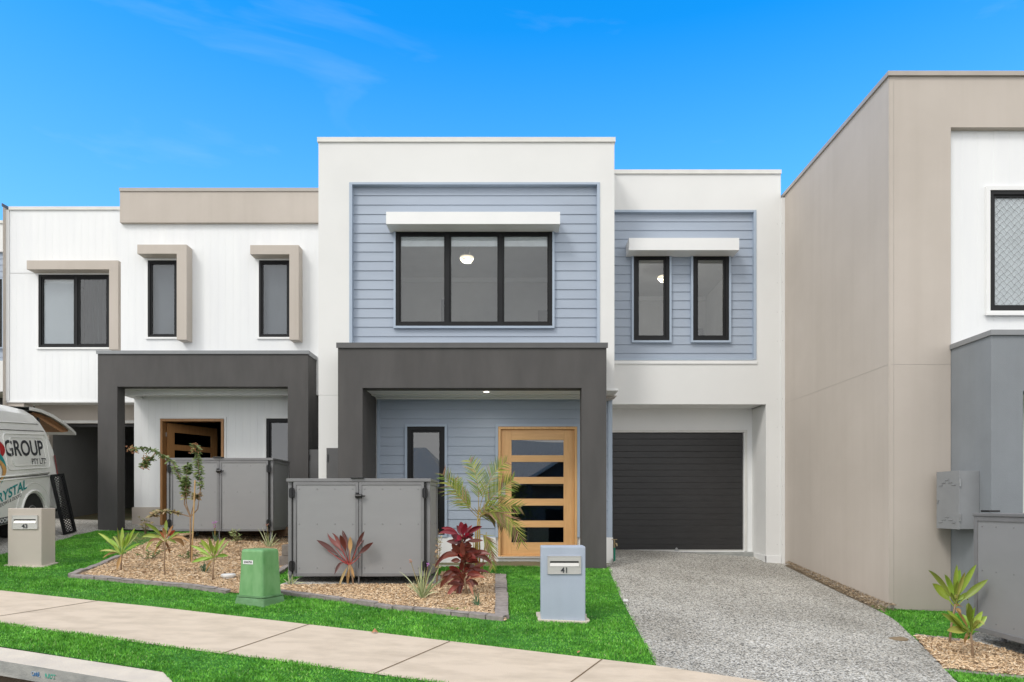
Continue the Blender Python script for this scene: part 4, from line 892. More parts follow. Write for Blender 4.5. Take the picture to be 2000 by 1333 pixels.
# ------------------------------------------------------------------ letterboxes
def letterbox(label, num, x0, Z, wd, dp, zb, zt, body, rz=0):
    c = Vector((x0 + wd / 2, Z + dp / 2, zb)); t = thing('letterbox', label, 'letterbox', c, 'rendered letterbox pillars')
    mb = MB(); mb.box(x0, x0 + wd, Z, Z + dp, zb - .1, zt); mb.build('pillar', body, t, bevel=.012)
    mb = MB(); n = 26; ring = []
    for k in range(n):
        a = 2 * math.pi * k / n; ca, sa = math.cos(a), math.sin(a); q = max(abs(ca), abs(sa)); e = random.uniform(.025, .05)
        ring.append((c.x + ca / q * (wd / 2 + e), c.y + sa / q * (dp / 2 + e)))
    mb.face(*[(x, y, G(x, y) + .034) for x, y in ring])
    for k in range(n): a, b = ring[k], ring[(k + 1) % n]; mb.face((*a, G(*a) + .034), (*b, G(*b) + .034), (*b, G(*b) - .05), (*a, G(*a) - .05))
    mb.build('footing', conc, t)
    s = wd / .47; pw = .355 * s; ph = .19 * s; cx = c.x + .01; pz1 = zt - .10 * s; pz0 = pz1 - ph; y = Z - .012
    mb = MB()
    sx0, sx1, sz0, sz1 = cx - pw * .43, cx + pw * .43, pz0 + ph * .44, pz0 + ph * .72
    wall(mb, cx - pw / 2, cx + pw / 2, pz0, pz1, y, .011, [(sx0, sx1, sz0, sz1)])
    for (a, b, c_, d_) in ((cx - pw / 2, cx + pw / 2, pz1 - .006, pz1), (cx - pw / 2, cx + pw / 2, pz0, pz0 + .005), (cx - pw / 2, cx - pw / 2 + .005, pz0, pz1), (cx + pw / 2 - .005, cx + pw / 2, pz0, pz1)): mb.box(a, b, y - .004, y - .0002, c_, d_)
    p = mb.build('mail_plate', steel, t)
    mb = MB(); mb.face((sx0, y + .0105, sz1), (sx1, y + .0105, sz1), (sx1, y + .0105, sz0), (sx0, y + .0105, sz0)); mb.build('slot_shadow', rubber, p)
    mb = MB(); mb.face((sx0, y + .009, sz1 - .02), (sx1, y + .009, sz1 - .02), (sx1 + .004, y - .007, sz0 - .002), (sx0 - .004, y - .007, sz0 - .002)); mb.face((sx0, y + .009, sz1 - .012), (sx0 - .004, y - .014, sz0 - .002), (sx0, y + .009, sz0)); mb.face((sx1, y + .009, sz1 - .012), (sx1, y + .009, sz0), (sx1 + .004, y - .014, sz0 - .002)); mb.build('slot_flap', steel, p)
    text_mesh('number', num, .082 * s, ink, p, front(cx + .003, y - .0055, pz0 + ph * .2), bold=.0012)
Zb = 7.1; letterbox('pale blue rendered letterbox pillar numbered 41 on the lawn by the driveway', '41', X(1057, Zb), Zb, X(1143.5, Zb) - X(1057, Zb), .28, H(1217, Zb), H(1068, Zb), mat('blue_render', (.40, .455, .545), (.36, .41, .50), .8, 2, bump=.4, bscale=110, bdist=.004))
Zc = 9.15; letterbox('beige rendered letterbox pillar numbered 43 in front of the white van', '43', X(15, Zc), Zc, X(81, Zc) - X(15, Zc), .28, H(1111, Zc), H(993, Zc), beige)

# ------------------------------------------------------------------ green service pillar
def service_pillar():
    Z = 7.45; base = GP(500, 1186); rz = R(-23)
    t = thing('service_pillar', 'green fibreglass electricity pillar with a white number plate at the edge of the lawn', 'pillar', (base.x - .02, base.y + .17, base.z - .01), rz=rz, local=True)
    def ring_(w_, d_, z, r=.024, n=4):
        pts = []
        for sx, sy, a0 in ((1, -1, -90), (1, 1, 0), (-1, 1, 90), (-1, -1, 180)):
            for k in range(n + 1):
                a = R(a0 + 90 * k / n); pts.append((sx * (w_ / 2 - r) + r * math.cos(a), sy * (d_ / 2 - r) + r * math.sin(a), z))
        return pts
    def loft(secs, nm, m):
        mb = MB(); n = len(secs[0])
        for s in secs: mb.v += s
        for k in range(len(secs) - 1):
            for q in range(n): j = (q + 1) % n; mb.f.append((k * n + q, k * n + j, (k + 1) * n + j, (k + 1) * n + q)); mb.fm.append(0)
        mb.f.append(tuple(range(n))[::-1]); mb.fm.append(0); mb.f.append(tuple((len(secs) - 1) * n + q for q in range(n))); mb.fm.append(0)
        return mb.build(nm, m, t)
    loft([ring_(.44, .36, -.05), ring_(.44, .36, .005), ring_(.40, .33, .10), ring_(.385, .315, .105)], 'base', gpd)
    loft([ring_(.395, .325, .112), ring_(.395, .325, .128), ring_(.36, .295, .13)], 'skirt', gpd)
    b = loft([ring_(.36, .295, .1305), ring_(.335, .275, .35), ring_(.315, .26, .615), ring_(.305, .25, .632), ring_(.28, .225, .642)], 'shell', gpl)
    mb = MB(); zc = .50; yy = -.268 / 2 - .0015; M = Matrix.Rotation(R(-1.8), 4, 'X')
    mb.box(-.115, .03, yy - .003, yy - .0005, zc - .022, zc + .022); mb.build('number_plate', inkw, t); text_mesh('number', '2646724', .034, ink, t, front(-.042, yy - .0045, zc), bold=.0008, spacing=1.12, sx=.86)
service_pillar()
def cap():
    p = GP(446, 1134); mb = MB(); mb.lathe([(.001, 0), (.07, 0), (.075, .05), (.092, .055), (.095, .075), (.08, .088), (.001, .092)], (p.x, p.y, p.z), 24)
    tag(mb.build('pipe_cap', pvc, smooth=False), 'round white plastic pipe cap in the mulch left of the green pillar', 'pipe cap')
cap()
def tap():
    Z = 11.05; b = W(1200, 1096, Z); t = thing('garden_tap', 'brass garden tap on a green standpipe beside the garage', 'tap', (b.x, b.y, b.z))
    mb = MB(); mb.tube([(b.x, b.y, b.z - .1), (b.x, b.y, b.z + .22)], .018); mb.build('standpipe', pipeg, t)
    mb = MB(); z = b.z + .22; mb.tube([(b.x, b.y, z), (b.x, b.y, z + .10)], .014); mb.tube([(b.x, b.y, z + .07), (b.x + .03, b.y - .04, z + .07), (b.x + .035, b.y - .06, z + .03)], .012); mb.tube([(b.x + .0, b.y, z + .10), (b.x, b.y, z + .13)], .009); mb.box(b.x - .045, b.x + .045, b.y - .01, b.y + .01, z + .13, z + .142); mb.build('tap_head', brass, t)
tap()
def small_bits():
    p = GP(1222, 1180); mb = MB(); mb.box(p.x - .03, p.x + .03, p.y - .02, p.y + .02, p.z + .03, p.z + .055); tag(mb.build('paper_scrap', inkw, bevel=.008), 'crumpled white scrap where the lawn meets the driveway', 'litter')
    p = GP(731, 1243); mb = MB(); mb.face((p.x - .03, p.y, p.z + .03), (p.x + .01, p.y - .02, p.z + .045), (p.x + .04, p.y + .01, p.z + .03), (p.x - .0, p.y + .02, p.z + .075)); tag(mb.build('fallen_leaf', mat('dead_leaf', (.42, .20, .10), None, .8, 9)), 'curled orange-brown leaf on the footpath edge', 'leaf')
small_bits()
def strays():
    rs = random.Random(21); m = mat('dead_leaf', (.42, .20, .10), None, .8, 9)
    spots = [(1130, 1282, 'brown leaf on the footpath near the driveway'), (1405, 1190, 'small brown leaf on the middle of the driveway'), (1500, 1290, 'curled brown leaf low on the driveway'), (1022, 1160, 'dry leaf on the lawn between bed and blue letterbox')]
    for px, py, lab in spots:
        p = GP(px, py); a = rs.uniform(0, 6.28); mb = MB(); u = Vector((math.cos(a), math.sin(a), 0)) * .028; v = Vector((-math.sin(a), math.cos(a), 0)) * .012; z = Vector((0, 0, .045 if py == 1160 else .034))
        mb.face(p + z - u, p + z - v + Vector((0, 0, .006)), p + z + u + Vector((0, 0, .012)), p + z + v + Vector((0, 0, .01))); tag(mb.build('fallen_leaf', m), lab, 'leaf')
strays()

# ------------------------------------------------------------------ white van with its tailgate up
def van():
    rear = Vector((-8.69, 12.7, E - .43))
    t = thing('van', 'white high-roof van with raised tailgate and teal and black lettering on its side', 'van', rear, local=True)
    t.rotation_euler = Euler((R(5.0), 0, R(11.3)), 'XYZ')
    lev = [(0, .98), (-.005, 1.15), (-.03, 1.45), (-.07, 1.78), (-.075, 1.80), (-.10, 1.95), (-.14, 2.12), (-.26, 2.22), (-.5, 2.28), (-.9, 2.30)]
    def rearY(z): return float(np.interp(z, [.9, 1.15, 1.45, 1.8, 1.95, 2.08, 2.24], [-.01, -.04, -.11, -.27, -.40, -.52, -.60]))
    def frontY(z): return float(np.interp(z, [.3, .98, 1.15, 1.8, 2.0, 2.24], [-4.78, -4.74, -4.6, -4.0, -3.7, -3.2]))
    def sx(z): return float(np.interp(z, [l[1] for l in lev], [l[0] for l in lev]))
    secs = lev + [(-1.8 - x, z) for x, z in reversed(lev[:-1])]
    mb = MB(); nc = 16
    for x, z in secs:
        zr = z
        for c in range(nc + 1):
            u = c / nc; y = rearY(z) + (frontY(z) - rearY(z)) * u
            drop = 0
            if z > 2.0: drop = .05 * max(0, 1 - (rearY(z) - y) / 1.6) ** 2
            mb.v.append((x, y, z - drop))
    for k in range(len(secs) - 1):
        for c in range(nc): a = k * (nc + 1) + c; mb.f.append((a, a + 1, a + nc + 2, a + nc + 1)); mb.fm.append(1 if lev[4][1] < secs[k][1] + .001 else 0)
    m = len(secs); 
    for k in range(m // 2):
        a = k * (nc + 1) + nc; b = (m - 1 - k) * (nc + 1) + nc; a2 = (k + 1) * (nc + 1) + nc; b2 = (m - 2 - k) * (nc + 1) + nc
        mb.f.append((a, a2, b2, b) if a2 != b2 else (a, a2, b)); mb.fm.append(0)
    body = mb.build('body', [vanp, vanw], t, smooth=True)
    bm = bmesh.new(); bm.from_mesh(body.data)
    for e in bm.edges:
        if len(e.link_faces) == 2 and e.calc_face_angle(0) > .5: e.smooth = False
    bm.to_mesh(body.data); bm.free()
    # lower sides with wheel arches
    def side(x0, x1):
        pts = [(0, .38), (-.0, .979)]; top = [(-4.74, .979), (-4.78, .55), (-4.7, .30)]
        def arch(cy, r=.405, n=14): return [(cy + r * math.cos(math.pi - math.pi * k / n) , .31 + r * math.sin(math.pi * k / n)) for k in range(n + 1)]
        low = top + arch(-3.5) + [(-2.9, .27), (-1.5, .27)] + arch(-.95)
        poly = pts + low; mb = MB(); mb.face(*[(x1, y, z) for y, z in poly]); mb.face(*[(x0, y, z) for y, z in reversed(poly)])
        for k in range(len(poly)): a, b = poly[k], poly[(k + 1) % len(poly)]; mb.face((x0, a[0], a[1]), (x0, b[0], b[1]), (x1, b[0], b[1]), (x1, a[0], a[1]))
        return mb
    side(-.03, .002).build('side_panel', vanp, t); side(-1.802, -1.77).build('side_panel', vanp, t)
    for cy in (-.95, -3.5):
        mb = MB(); pts = [(.006, cy + .44 * math.cos(a), .31 + .44 * math.sin(a)) for a in np.linspace(0, math.pi, 18)]; mb.tube(pts, .022, 6)
        pts = [(.0, cy + .60 * math.cos(a), .33 + .56 * math.sin(a)) for a in np.linspace(.12, math.pi - .12, 18)]; mb.tube(pts, .008, 6); mb.build('wheel_arch', vanp, t, smooth=True)
    for cy in (-.95, -3.5): mb = MB(); mb.lathe([(.40, -.45), (.40, -.031)], (0, cy, .31), 20, axis='x'); mb.build('wheel_well', rubber, t, normals=False)
    for cy in (-.95, -3.5):
        for xx, s in ((-.03, 1), (-1.77, -1)):
            mb = MB(); mb.lathe([(.20, -.2 * s), (.31, -.19 * s), (.33, -.1 * s), (.31, -.01 * s), (.2, 0)], (xx, cy, .325), 24, axis='x'); wl = mb.build('wheel', rubber, t, smooth=True)
            mb = MB(); mb.lathe([(.19, -.01 * s), (.17, .004 * s), (.06, -.02 * s), (.05, .01 * s)], (xx, cy, .325), 20, axis='x'); mb.build('rim', zinc, wl, smooth=True)
    mb = MB(); mb.box(-1.75, -.04, -4.7, -.02, .30, .36); mb.build('floor', rubber, t)
    mb = MB(); mb.box(-1.83, .015, -.16, .06, .36, .60); mb.build('rear_bumper', vanp, t, bevel=.03)
    mb = MB(); mb.box(-1.83, .02, -4.9, -4.6, .28, .62); mb.build('front_bumper', vanp, t, bevel=.04)
    mb = MB(); mb.face((-.06, -.012, .98), (.006, -.012, .98), (.0, -.10, 1.36), (-.06, -.06, 1.36)); mb.face((.006, -.012, .98), (.006, -.07, .98), (.001, -.15, 1.36), (.0, -.10, 1.36)); mb.build('tail_light', redl, t)
    mb = MB(); mb.face((-.15, -4.62, 1.18), (-1.65, -4.62, 1.18), (-1.6, -4.02, 1.82), (-.2, -4.02, 1.82)); mb.build('windscreen', black, t)
    # body lines
    mb = MB(); mb.tube([(sx(1.8) + .004, y, 1.802) for y in (-.34, -1.5, -3.2)], .006, 5); mb.tube([(.003, y, 1.015) for y in (-.42, -2.0)], .007, 5); mb.build('seam', rubber, t)
    mb = MB(); mb.tube([(.006, y, 1.045) for y in (-.36, -2.0)], .012, 6); mb.tube([(.006, y, .985) for y in (-.36, -2.0)], .012, 6); mb.tube([(sx(1.93) + .006, -.5, 1.93), (sx(1.93) + .006, -3.2, 1.93)], .01, 6)
    def rr(y0, y1, z0, z1, r=.09):
        pts = []
        for cy, cz, a0 in ((y1 - r, z1 - r, 0), (y0 + r, z1 - r, 90), (y0 + r, z0 + r, 180), (y1 - r, z0 + r, 270)):
            for k in range(5): a = R(a0 + 22.5 * k); y, z = cy + r * math.cos(a), cz + r * math.sin(a); pts.append((sx(z) + .004, y, z))
        return pts + pts[:1]
    mb.tube(rr(-1.72, -.30, 1.14, 1.74), .010, 6, cap=False); mb.tube(rr(-1.55, -.42, 1.2, 1.68), .006, 6, cap=False)
    mb.build('pressed_line', vanp, t, smooth=True)
    # tailgate, open: a curved shell carried on beyond the roof
    prof = [(-.62, 2.23), (-.20, 2.21), (.25, 2.13), (.72, 2.0), (1.08, 1.87), (1.2, 1.81)]
    mb = MB(); n = len(prof)
    for xx in (-.16, -1.64):
        for (y, z) in prof: mb.v.append((xx, y, z))
        for (y, z) in prof: mb.v.append((xx, y, z - .06))
    A, B = 0, 2 * n
    for k in range(n - 1):
        mb.f += [(A + k, A + k + 1, B + k + 1, B + k), (A + n + k, B + n + k, B + n + k + 1, A + n + k + 1), (A + k, A + n + k, A + n + k + 1, A + k + 1), (B + k, B + k + 1, B + n + k + 1, B + n + k)]; mb.fm += [0] * 4
    mb.f += [(A + n - 1, A + 2 * n - 1, B + 2 * n - 1, B + n - 1)]; mb.fm += [0]
    tg = mb.build('tailgate', vanw, t)
    mb = MB(); q = [(-.45, 2.15), (.20, 2.07), (.68, 1.94), (.95, 1.85)]
    for k in range(len(q) - 1): (y0, z0), (y1, z1) = q[k], q[k + 1]; mb.face((-.20, y0, z0), (-1.6, y0, z0), (-1.6, y1, z1), (-.20, y1, z1)); mb.face((-.20, y0, z0), (-.20, y1, z1), (-.20, y1, z1 - .03 - .1 * (1 - abs(2 * (k + 1) / 3 - 1))), (-.20, y0, z0 - .03 - .1 * (1 - abs(2 * k / 3 - 1))))
    for k in range(len(q) - 1):
        (y0, z0), (y1, z1) = q[k], q[k + 1]; d0, d1 = .03 + .13 * math.sin(math.pi * k / 3), .03 + .13 * math.sin(math.pi * (k + 1) / 3)
        mb.face((-.20, y0, z0 - d0), (-1.6, y0, z0 - d0), (-1.6, y1, z1 - d1), (-.20, y1, z1 - d1)); mb.face((-.20, y0, z0), (-.20, y1, z1), (-.20, y1, z1 - d1), (-.20, y0, z0 - d0))
    mb.build('ply_lining', ply, tg)
    mb = MB(); mb.tube([(-.12, -.28, 1.35), (-.17, -.30, 2.05)], .022, 8); mb.build('gas_strut', blackp, t)
    # lettering on the side
    def vt(s, y0, y1, z, h, m, nm, rot=0, shear=0, bold=.0):
        me0 = text_mesh(nm, s, 1.0, m, t, Matrix.Identity(4), extrude=0, shear=shear, bold=bold); me = me0.data
        vs = np.array([v.co[:] for v in me.vertices]); lo, hi = vs.min(0), vs.max(0); vs = (vs - (lo + hi) / 2) / np.maximum(hi - lo, 1e-6)
        a = vs[:, 0] * (y1 - y0); b = vs[:, 1] * h; ca, sa = math.cos(rot), math.sin(rot)
        yy = (y0 + y1) / 2 + a * ca - b * sa; zz = z + a * sa + b * ca
        for i, v in enumerate(me.vertices): v.co = (sx(zz[i]) + .006 if zz[i] > .98 else .008, yy[i], zz[i])
    vt('GROUP', -1.73, -.47, 1.50, .27, ink, 'lettering', bold=.02); vt('PTY LTD', -.93, -.42, 1.265, .10, ink, 'lettering', bold=.01)
    vt('CRYSTAL', -2.28, -1.17, .77, .16, inkt, 'lettering', rot=R(12), shear=.25, bold=.02); vt('WINDOWS & DOORS', -2.2, -1.36, .63, .055, ink, 'lettering', rot=R(11), shear=.2)
    mb = MB(); mb.box(.0025, .006, -3.0, -1.62, .275, .385); mb.build('sill_strip', ink, t); 
    o = text_mesh('lettering', 'WINDOWS & DOORS', .1, inkw, t, Matrix(((0, 0, 1, .008), (1, 0, 0, -2.28), (0, 1, 0, .33), (0, 0, 0, 1))), extrude=.0005, sx=1.1, bold=.001)
    # ribbon emblem
    def ribbon(pts, m, ofs):
        mb = MB()
        for k in range(len(pts) - 1):
            (y0, z0, w0), (y1, z1, w1) = pts[k], pts[k + 1]; mb.face((sx(z0) + ofs, y0 - w0, z0), (sx(z0) + ofs, y0 + w0, z0), (sx(z1) + ofs, y1 + w1, z1), (sx(z1) + ofs, y1 - w1, z1))
        mb.build('emblem_ribbon', m, t)
    ribbon([(-2.25 + .45 * math.sin(u * 2.6), 1.78 - .5 * u, .005 + .075 * math.sin(math.pi * u)) for u in np.linspace(0, 1, 14)], inkr, .007)
    ribbon([(-2.02 + .20 * math.sin(u * 3.6 - .8), 1.66 - .72 * u, .005 + .05 * math.sin(math.pi * u)) for u in np.linspace(0, 1, 14)], inkt, .010)
    ribbon([(-2.20 + .36 * math.sin(u * 2.9), 1.45 - .55 * u, .005 + .05 * math.sin(math.pi * u)) for u in np.linspace(0, 1, 14)], inko, .013)
van()

def screen():
    b0, b1 = GP(125.5, 1047), GP(148, 1041); t0 = W(98.5, 928, min(b0.y + .1, 12.5)); t1 = W(123, 925.5, min(b1.y + .1, 12.5))
    b0.z += .02; b1.z += .02; t = thing('security_screen', 'black framed diamond-mesh security screen leaning against the back of the van', 'screen', b0)
    U = lambda u, v: (b0 * (1 - u) + b1 * u) * (1 - v) + (t0 * (1 - u) + t1 * u) * v
    n = (b1 - b0).cross(t0 - b0).normalized() * .02
    def bar(mb, u0, v0, u1, v1, u2, v2, u3, v3):
        q = [U(u0, v0), U(u1, v1), U(u2, v2), U(u3, v3)]; a = [p - n for p in q]; b = [p + n for p in q]
        mb.face(*a); mb.face(*reversed(b))
        for k in range(4): j = (k + 1) % 4; mb.face(a[k], a[j], b[j], b[k])
    mb = MB(); e, f = .14, .035; bar(mb, 0, 0, e, 0, e, 1, 0, 1); bar(mb, 1 - e, 0, 1, 0, 1, 1, 1 - e, 1); bar(mb, e, 0, 1 - e, 0, 1 - e, f, e, f); bar(mb, e, 1 - f, 1 - e, 1 - f, 1 - e, 1, e, 1)
    mb.build('frame', black, t)
    mb = MB(); N_ = 26
    for k in range(-4, N_):
        for s in (1, -1):
            v0 = k / (N_ - 4); v1 = v0 + .17; u0, u1 = (0, 1) if s > 0 else (1, 0)
            a0, a1 = 0, 1
            if v0 < .02: a0 = (.02 - v0) / .17
            if v1 > .98: a1 = 1 - (v1 - .98) / .17
            if a1 <= a0: continue
            P = lambda q: U(u0 + (u1 - u0) * q, v0 + (v1 - v0) * q); mb.tube([P(a0), P(a1)], .0085, 4)
    mb.build('mesh', black, t)
screen()

# ------------------------------------------------------------------ plants
def bez(p0, c, p1, t): return p0 * (1 - t) ** 2 + c * 2 * t * (1 - t) + p1 * t * t
def leaf(mb, p0, p1, wd, sag=.25, n=9, prof='strap', face=None, fold=.22, side=None):
    """blade from p0 to p1, arching upward by sag*length"""
    p0, p1 = Vector(p0), Vector(p1); ln = (p1 - p0).length; c = (p0 + p1) / 2 + Vector((0, 0, sag * ln)); up = face or Vector((random.uniform(-.3, .3), -.8, .6)); i0 = len(mb.v)
    for k in range(n + 1):
        t = k / n; p = bez(p0, c, p1, t); tg = (bez(p0, c, p1, min(1, t + .02)) - bez(p0, c, p1, max(0, t - .02))).normalized()
        s = tg.cross(up)
        if s.length < .1: s = tg.cross(Vector((1, 0, 0)))
        s.normalize(); nn = s.cross(tg).normalized()
        if prof == 'cord': wv = wd * (.16 + .84 * max(0, math.sin(math.pi * min(1, max(0, (t - .22) / .78)) ** .85))) if t < .995 else .001
        elif prof == 'paddle': wv = wd * (.13 + .87 * max(0, math.sin(math.pi * min(1, max(0, (t - .40) / .60)) ** .9))) if t < .995 else .001
        elif prof == 'leaf': wv = wd * math.sin(math.pi * (.04 + .95 * t)) ** .8
        else: wv = wd * (1 - t ** 2.5) * (.7 + .3 * min(1, t * 5)) + .0008
        q = p - s * wv / 2; r = p + s * wv / 2; m = p - nn * wv * fold
        mb.v += [tuple(q), tuple(m), tuple(r)]
    for k in range(n):
        a = i0 + 3 * k; mb.f += [(a, a + 1, a + 4, a + 3), (a + 1, a + 2, a + 5, a + 4)]; mb.fm += [0, 0]
def fm(name, pal, rough=.45): return mat(name, pal[0], rough=rough, island=pal)
redf = fm('burgundy_leaf', [(.09, .016, .014), (.24, .035, .022), (.07, .018, .015), (.34, .085, .045), (.14, .035, .022)], .4)
crim = fm('crimson_leaf', [(.24, .006, .02), (.10, .008, .014), (.30, .02, .04), (.06, .01, .012), (.13, .012, .016)], .35)
brownred = fm('brown_red_leaf', [(.09, .022, .016), (.15, .03, .022), (.06, .018, .014), (.20, .045, .035)], .4)
rust = fm('rust_leaf', [(.40, .13, .07), (.28, .06, .04), (.45, .20, .12)], .5)
tanl = fm('dry_leaf', [(.52, .33, .14), (.42, .24, .09), (.55, .42, .20)], .7)
lime = fm('lime_leaf', [(.26, .42, .045), (.18, .34, .03), (.36, .46, .07), (.30, .40, .05)], .4)
limed = fm('olive_leaf', [(.28, .34, .05), (.18, .25, .03), (.38, .38, .09)], .45)
vari = fm('variegated_leaf', [(.52, .54, .30), (.22, .32, .12), (.60, .60, .38), (.14, .25, .09), (.42, .45, .22)], .5)
teal = fm('blue_green_leaf', [(.06, .14, .07), (.10, .20, .10), (.05, .11, .06)], .5)
palmg = fm('palm_leaflet', [(.16, .24, .02), (.09, .16, .015), (.32, .33, .05), (.22, .26, .03)], .6)
palmb = fm('brown_palm_leaflet', [(.24, .13, .07), (.16, .17, .03), (.36, .22, .13), (.20, .09, .05), (.22, .20, .05)], .6)
treel = fm('shrub_leaf', [(.10, .16, .035), (.16, .22, .06), (.07, .12, .03), (.22, .26, .08)], .45)
treep = fm('faded_shrub_leaf', [(.30, .30, .12), (.42, .26, .14), (.16, .20, .06), (.46, .32, .20), (.2, .23, .07)], .6)
stemm = mat('plant_stem', (.30, .20, .12), (.2, .13, .08), .8, 20)
stemy = mat('palm_stem', (.36, .24, .05), (.20, .16, .03), .6, 14)
stakem = mat('timber_stake', (.50, .32, .14), None, .8, 9)
purp = mat('purple_petal', (.45, .16, .50), None, .6, 9)
pinkb = mat('dry_flower', (.45, .24, .18), None, .8, 9)

def plant(name, label, cat, base, group=None):
    b = GP(*base); t = thing(name, label, cat, b, group); return t, b
def crown(t, b, cpx, tips, mtl, wd, sag=.2, prof='cord', dy=.18, nm='foliage', Z=None, jit=0, seed=0, n=9):
    rs = random.Random(seed); mb = MB(); Z = Z or b.y; c0 = W(*cpx, Z)
    for tp in tips:
        px, py = tp[:2]; w_ = tp[2] if len(tp) > 2 else wd; sg = tp[3] if len(tp) > 3 else sag * rs.uniform(.5, 1.4)
        p1 = W(px, py, Z + rs.uniform(-dy, dy)); c = c0 + Vector((rs.uniform(-.01, .01), rs.uniform(-.01, .01), rs.uniform(-.03, .02)))
        leaf(mb, c, p1, w_ * rs.uniform(.72, 1.12), sg, prof=prof, fold=rs.uniform(.2, .45), face=Vector((rs.uniform(-.5, .5), -1, rs.uniform(.0, .9))), n=n)
    return mb.build(nm, mtl, t, smooth=True, normals=False)
def stem(t, pts, r, m=stemm, nm='stem'):
    mb = MB(); mb.tube(pts, r, 7); return mb.build(nm, m, t, smooth=True)

def red_small():
    t, b = plant('red_cordyline', 'sparse red cordyline with a yellow drooping leaf in front of the main bin store', 'plant', (692, 1148)); Z = b.y; c = (683, 1104)
    stem(t, [b - Vector((0, 0, .05)), W(688, 1125, Z), W(*c, Z)], [.012, .011, .012]); stem(t, [W(680, 1146, Z + .03), W(681, 1122, Z), W(682, 1104, Z)], [.007, .007, .008], stakem)
    crown(t, b, c, [(618, 1055), (621, 1066, .045), (639, 1038, .11), (669, 1036, .06), (664, 1045, .08), (729, 1060, .075), (712, 1038, .075)], brownred, .085, .12, seed=3, prof='paddle')
    crown(t, b, c, [(653, 1123, .06, .95), (674, 1104, .05, .9), (716, 1048, .05)], brownred, .06, .3, seed=4, nm='inner_foliage', prof='paddle')
    crown(t, b, c, [(684, 1048, .07, .05), (702, 1079, .07, .4)], tanl, .07, seed=5, nm='dry_foliage', prof='paddle'); crown(t, b, (682, 1100), [(678, 1142, .065, .05), (692, 1130, .03, .1), (660, 1152, .03, .2)], tanl, .05, seed=6, nm='dry_foliage', dy=.05)
    st = MB()
    for px, py in ((640, 1075), (655, 1070), (668, 1070), (682, 1075), (697, 1072), (704, 1085), (662, 1092)): st.tube([W(*c, Z), W((px + 683) / 2, (py + 1104) / 2 + 2, Z), W(px, py, Z)], [.006, .005, .003], 5)
    st.build('leaf_stalk', mat('red_stalk', (.42, .05, .05), None, .5, 9), t)
red_small()
def red_tall():
    t, b = plant('red_cordyline', 'tall bushy crimson and rust cordyline in front of the palm', 'plant', (914, 1166)); Z = b.y
    stem(t, [b - Vector((0, 0, .05)), W(908, 1135, Z), W(905, 1090, Z), W(902, 1045, Z)], [.016, .014, .012, .01])
    crown(t, b, (904, 1054), [(900, 1019, .09), (910, 1022, .08), (892, 1026, .07), (862, 1032, .06, .3), (857, 1042, .06, .3), (942, 1029, .07, .2), (922, 1026, .07), (884, 1045, .08), (926, 1044, .07)], crim, .08, .12, seed=11, nm='foliage', dy=.13)
    crown(t, b, (904, 1062), [(880, 1040, .10), (930, 1030, .09), (944, 1056, .07), (872, 1058, .08), (918, 1068, .09), (890, 1075, .10)], redf, .09, .15, seed=12, dy=.15)
    crown(t, b, (905, 1096), [(882, 1062, .11, .1), (900, 1056, .10, .1), (863, 1094, .08, .5), (848, 1110, .07, .6), (958, 1084, .08, .4), (920, 1064, .09), (940, 1078, .08, .3), (893, 1085, .1), (926, 1080, .1), (961, 1103, .07, .6)], redf, .1, .3, seed=13, dy=.18)
    rs = random.Random(77)
    for cy, r_, m_, n_, w_ in ((1056, 26, crim, 9, .07), (1078, 30, redf, 12, .08), (1098, 34, redf, 14, .08), (1122, 36, redf, 12, .07), (1140, 34, redf, 9, .065)):
        crown(t, b, (905, cy), [(905 + r_ * math.cos(a) * rs.uniform(.5, 1), cy - r_ * .9 * abs(math.sin(a)) * rs.uniform(.2, 1.1) + 4) for a in [rs.uniform(0, 6.28) for _ in range(n_)]], m_, w_, .3, seed=int(cy), dy=.22, nm='filler_foliage')
    crown(t, b, (905, 1098), [(902, 1058, .09, .05), (884, 1068, .07), (915, 1066, .07), (895, 1076, .08)], rust, .08, .2, seed=14, dy=.12, nm='young_foliage')
    crown(t, b, (907, 1135), [(859, 1150, .09, .8), (864, 1126, .08, .5), (886, 1162, .08, .9), (896, 1164, .06, .8), (957, 1120, .08, .4), (940, 1112, .08, .4), (925, 1148, .08, .7), (876, 1108, .07, .3), (950, 1100, .07, .3), (870, 1140, .07, .7)], redf, .09, .4, seed=15, dy=.18)
    crown(t, b, (908, 1140), [(890, 1182, .08, .6), (870, 1172, .06, .5), (925, 1168, .05, .7), (948, 1130, .06, .4)], rust, .06, seed=16, nm='dry_foliage', dy=.1)
red_tall()
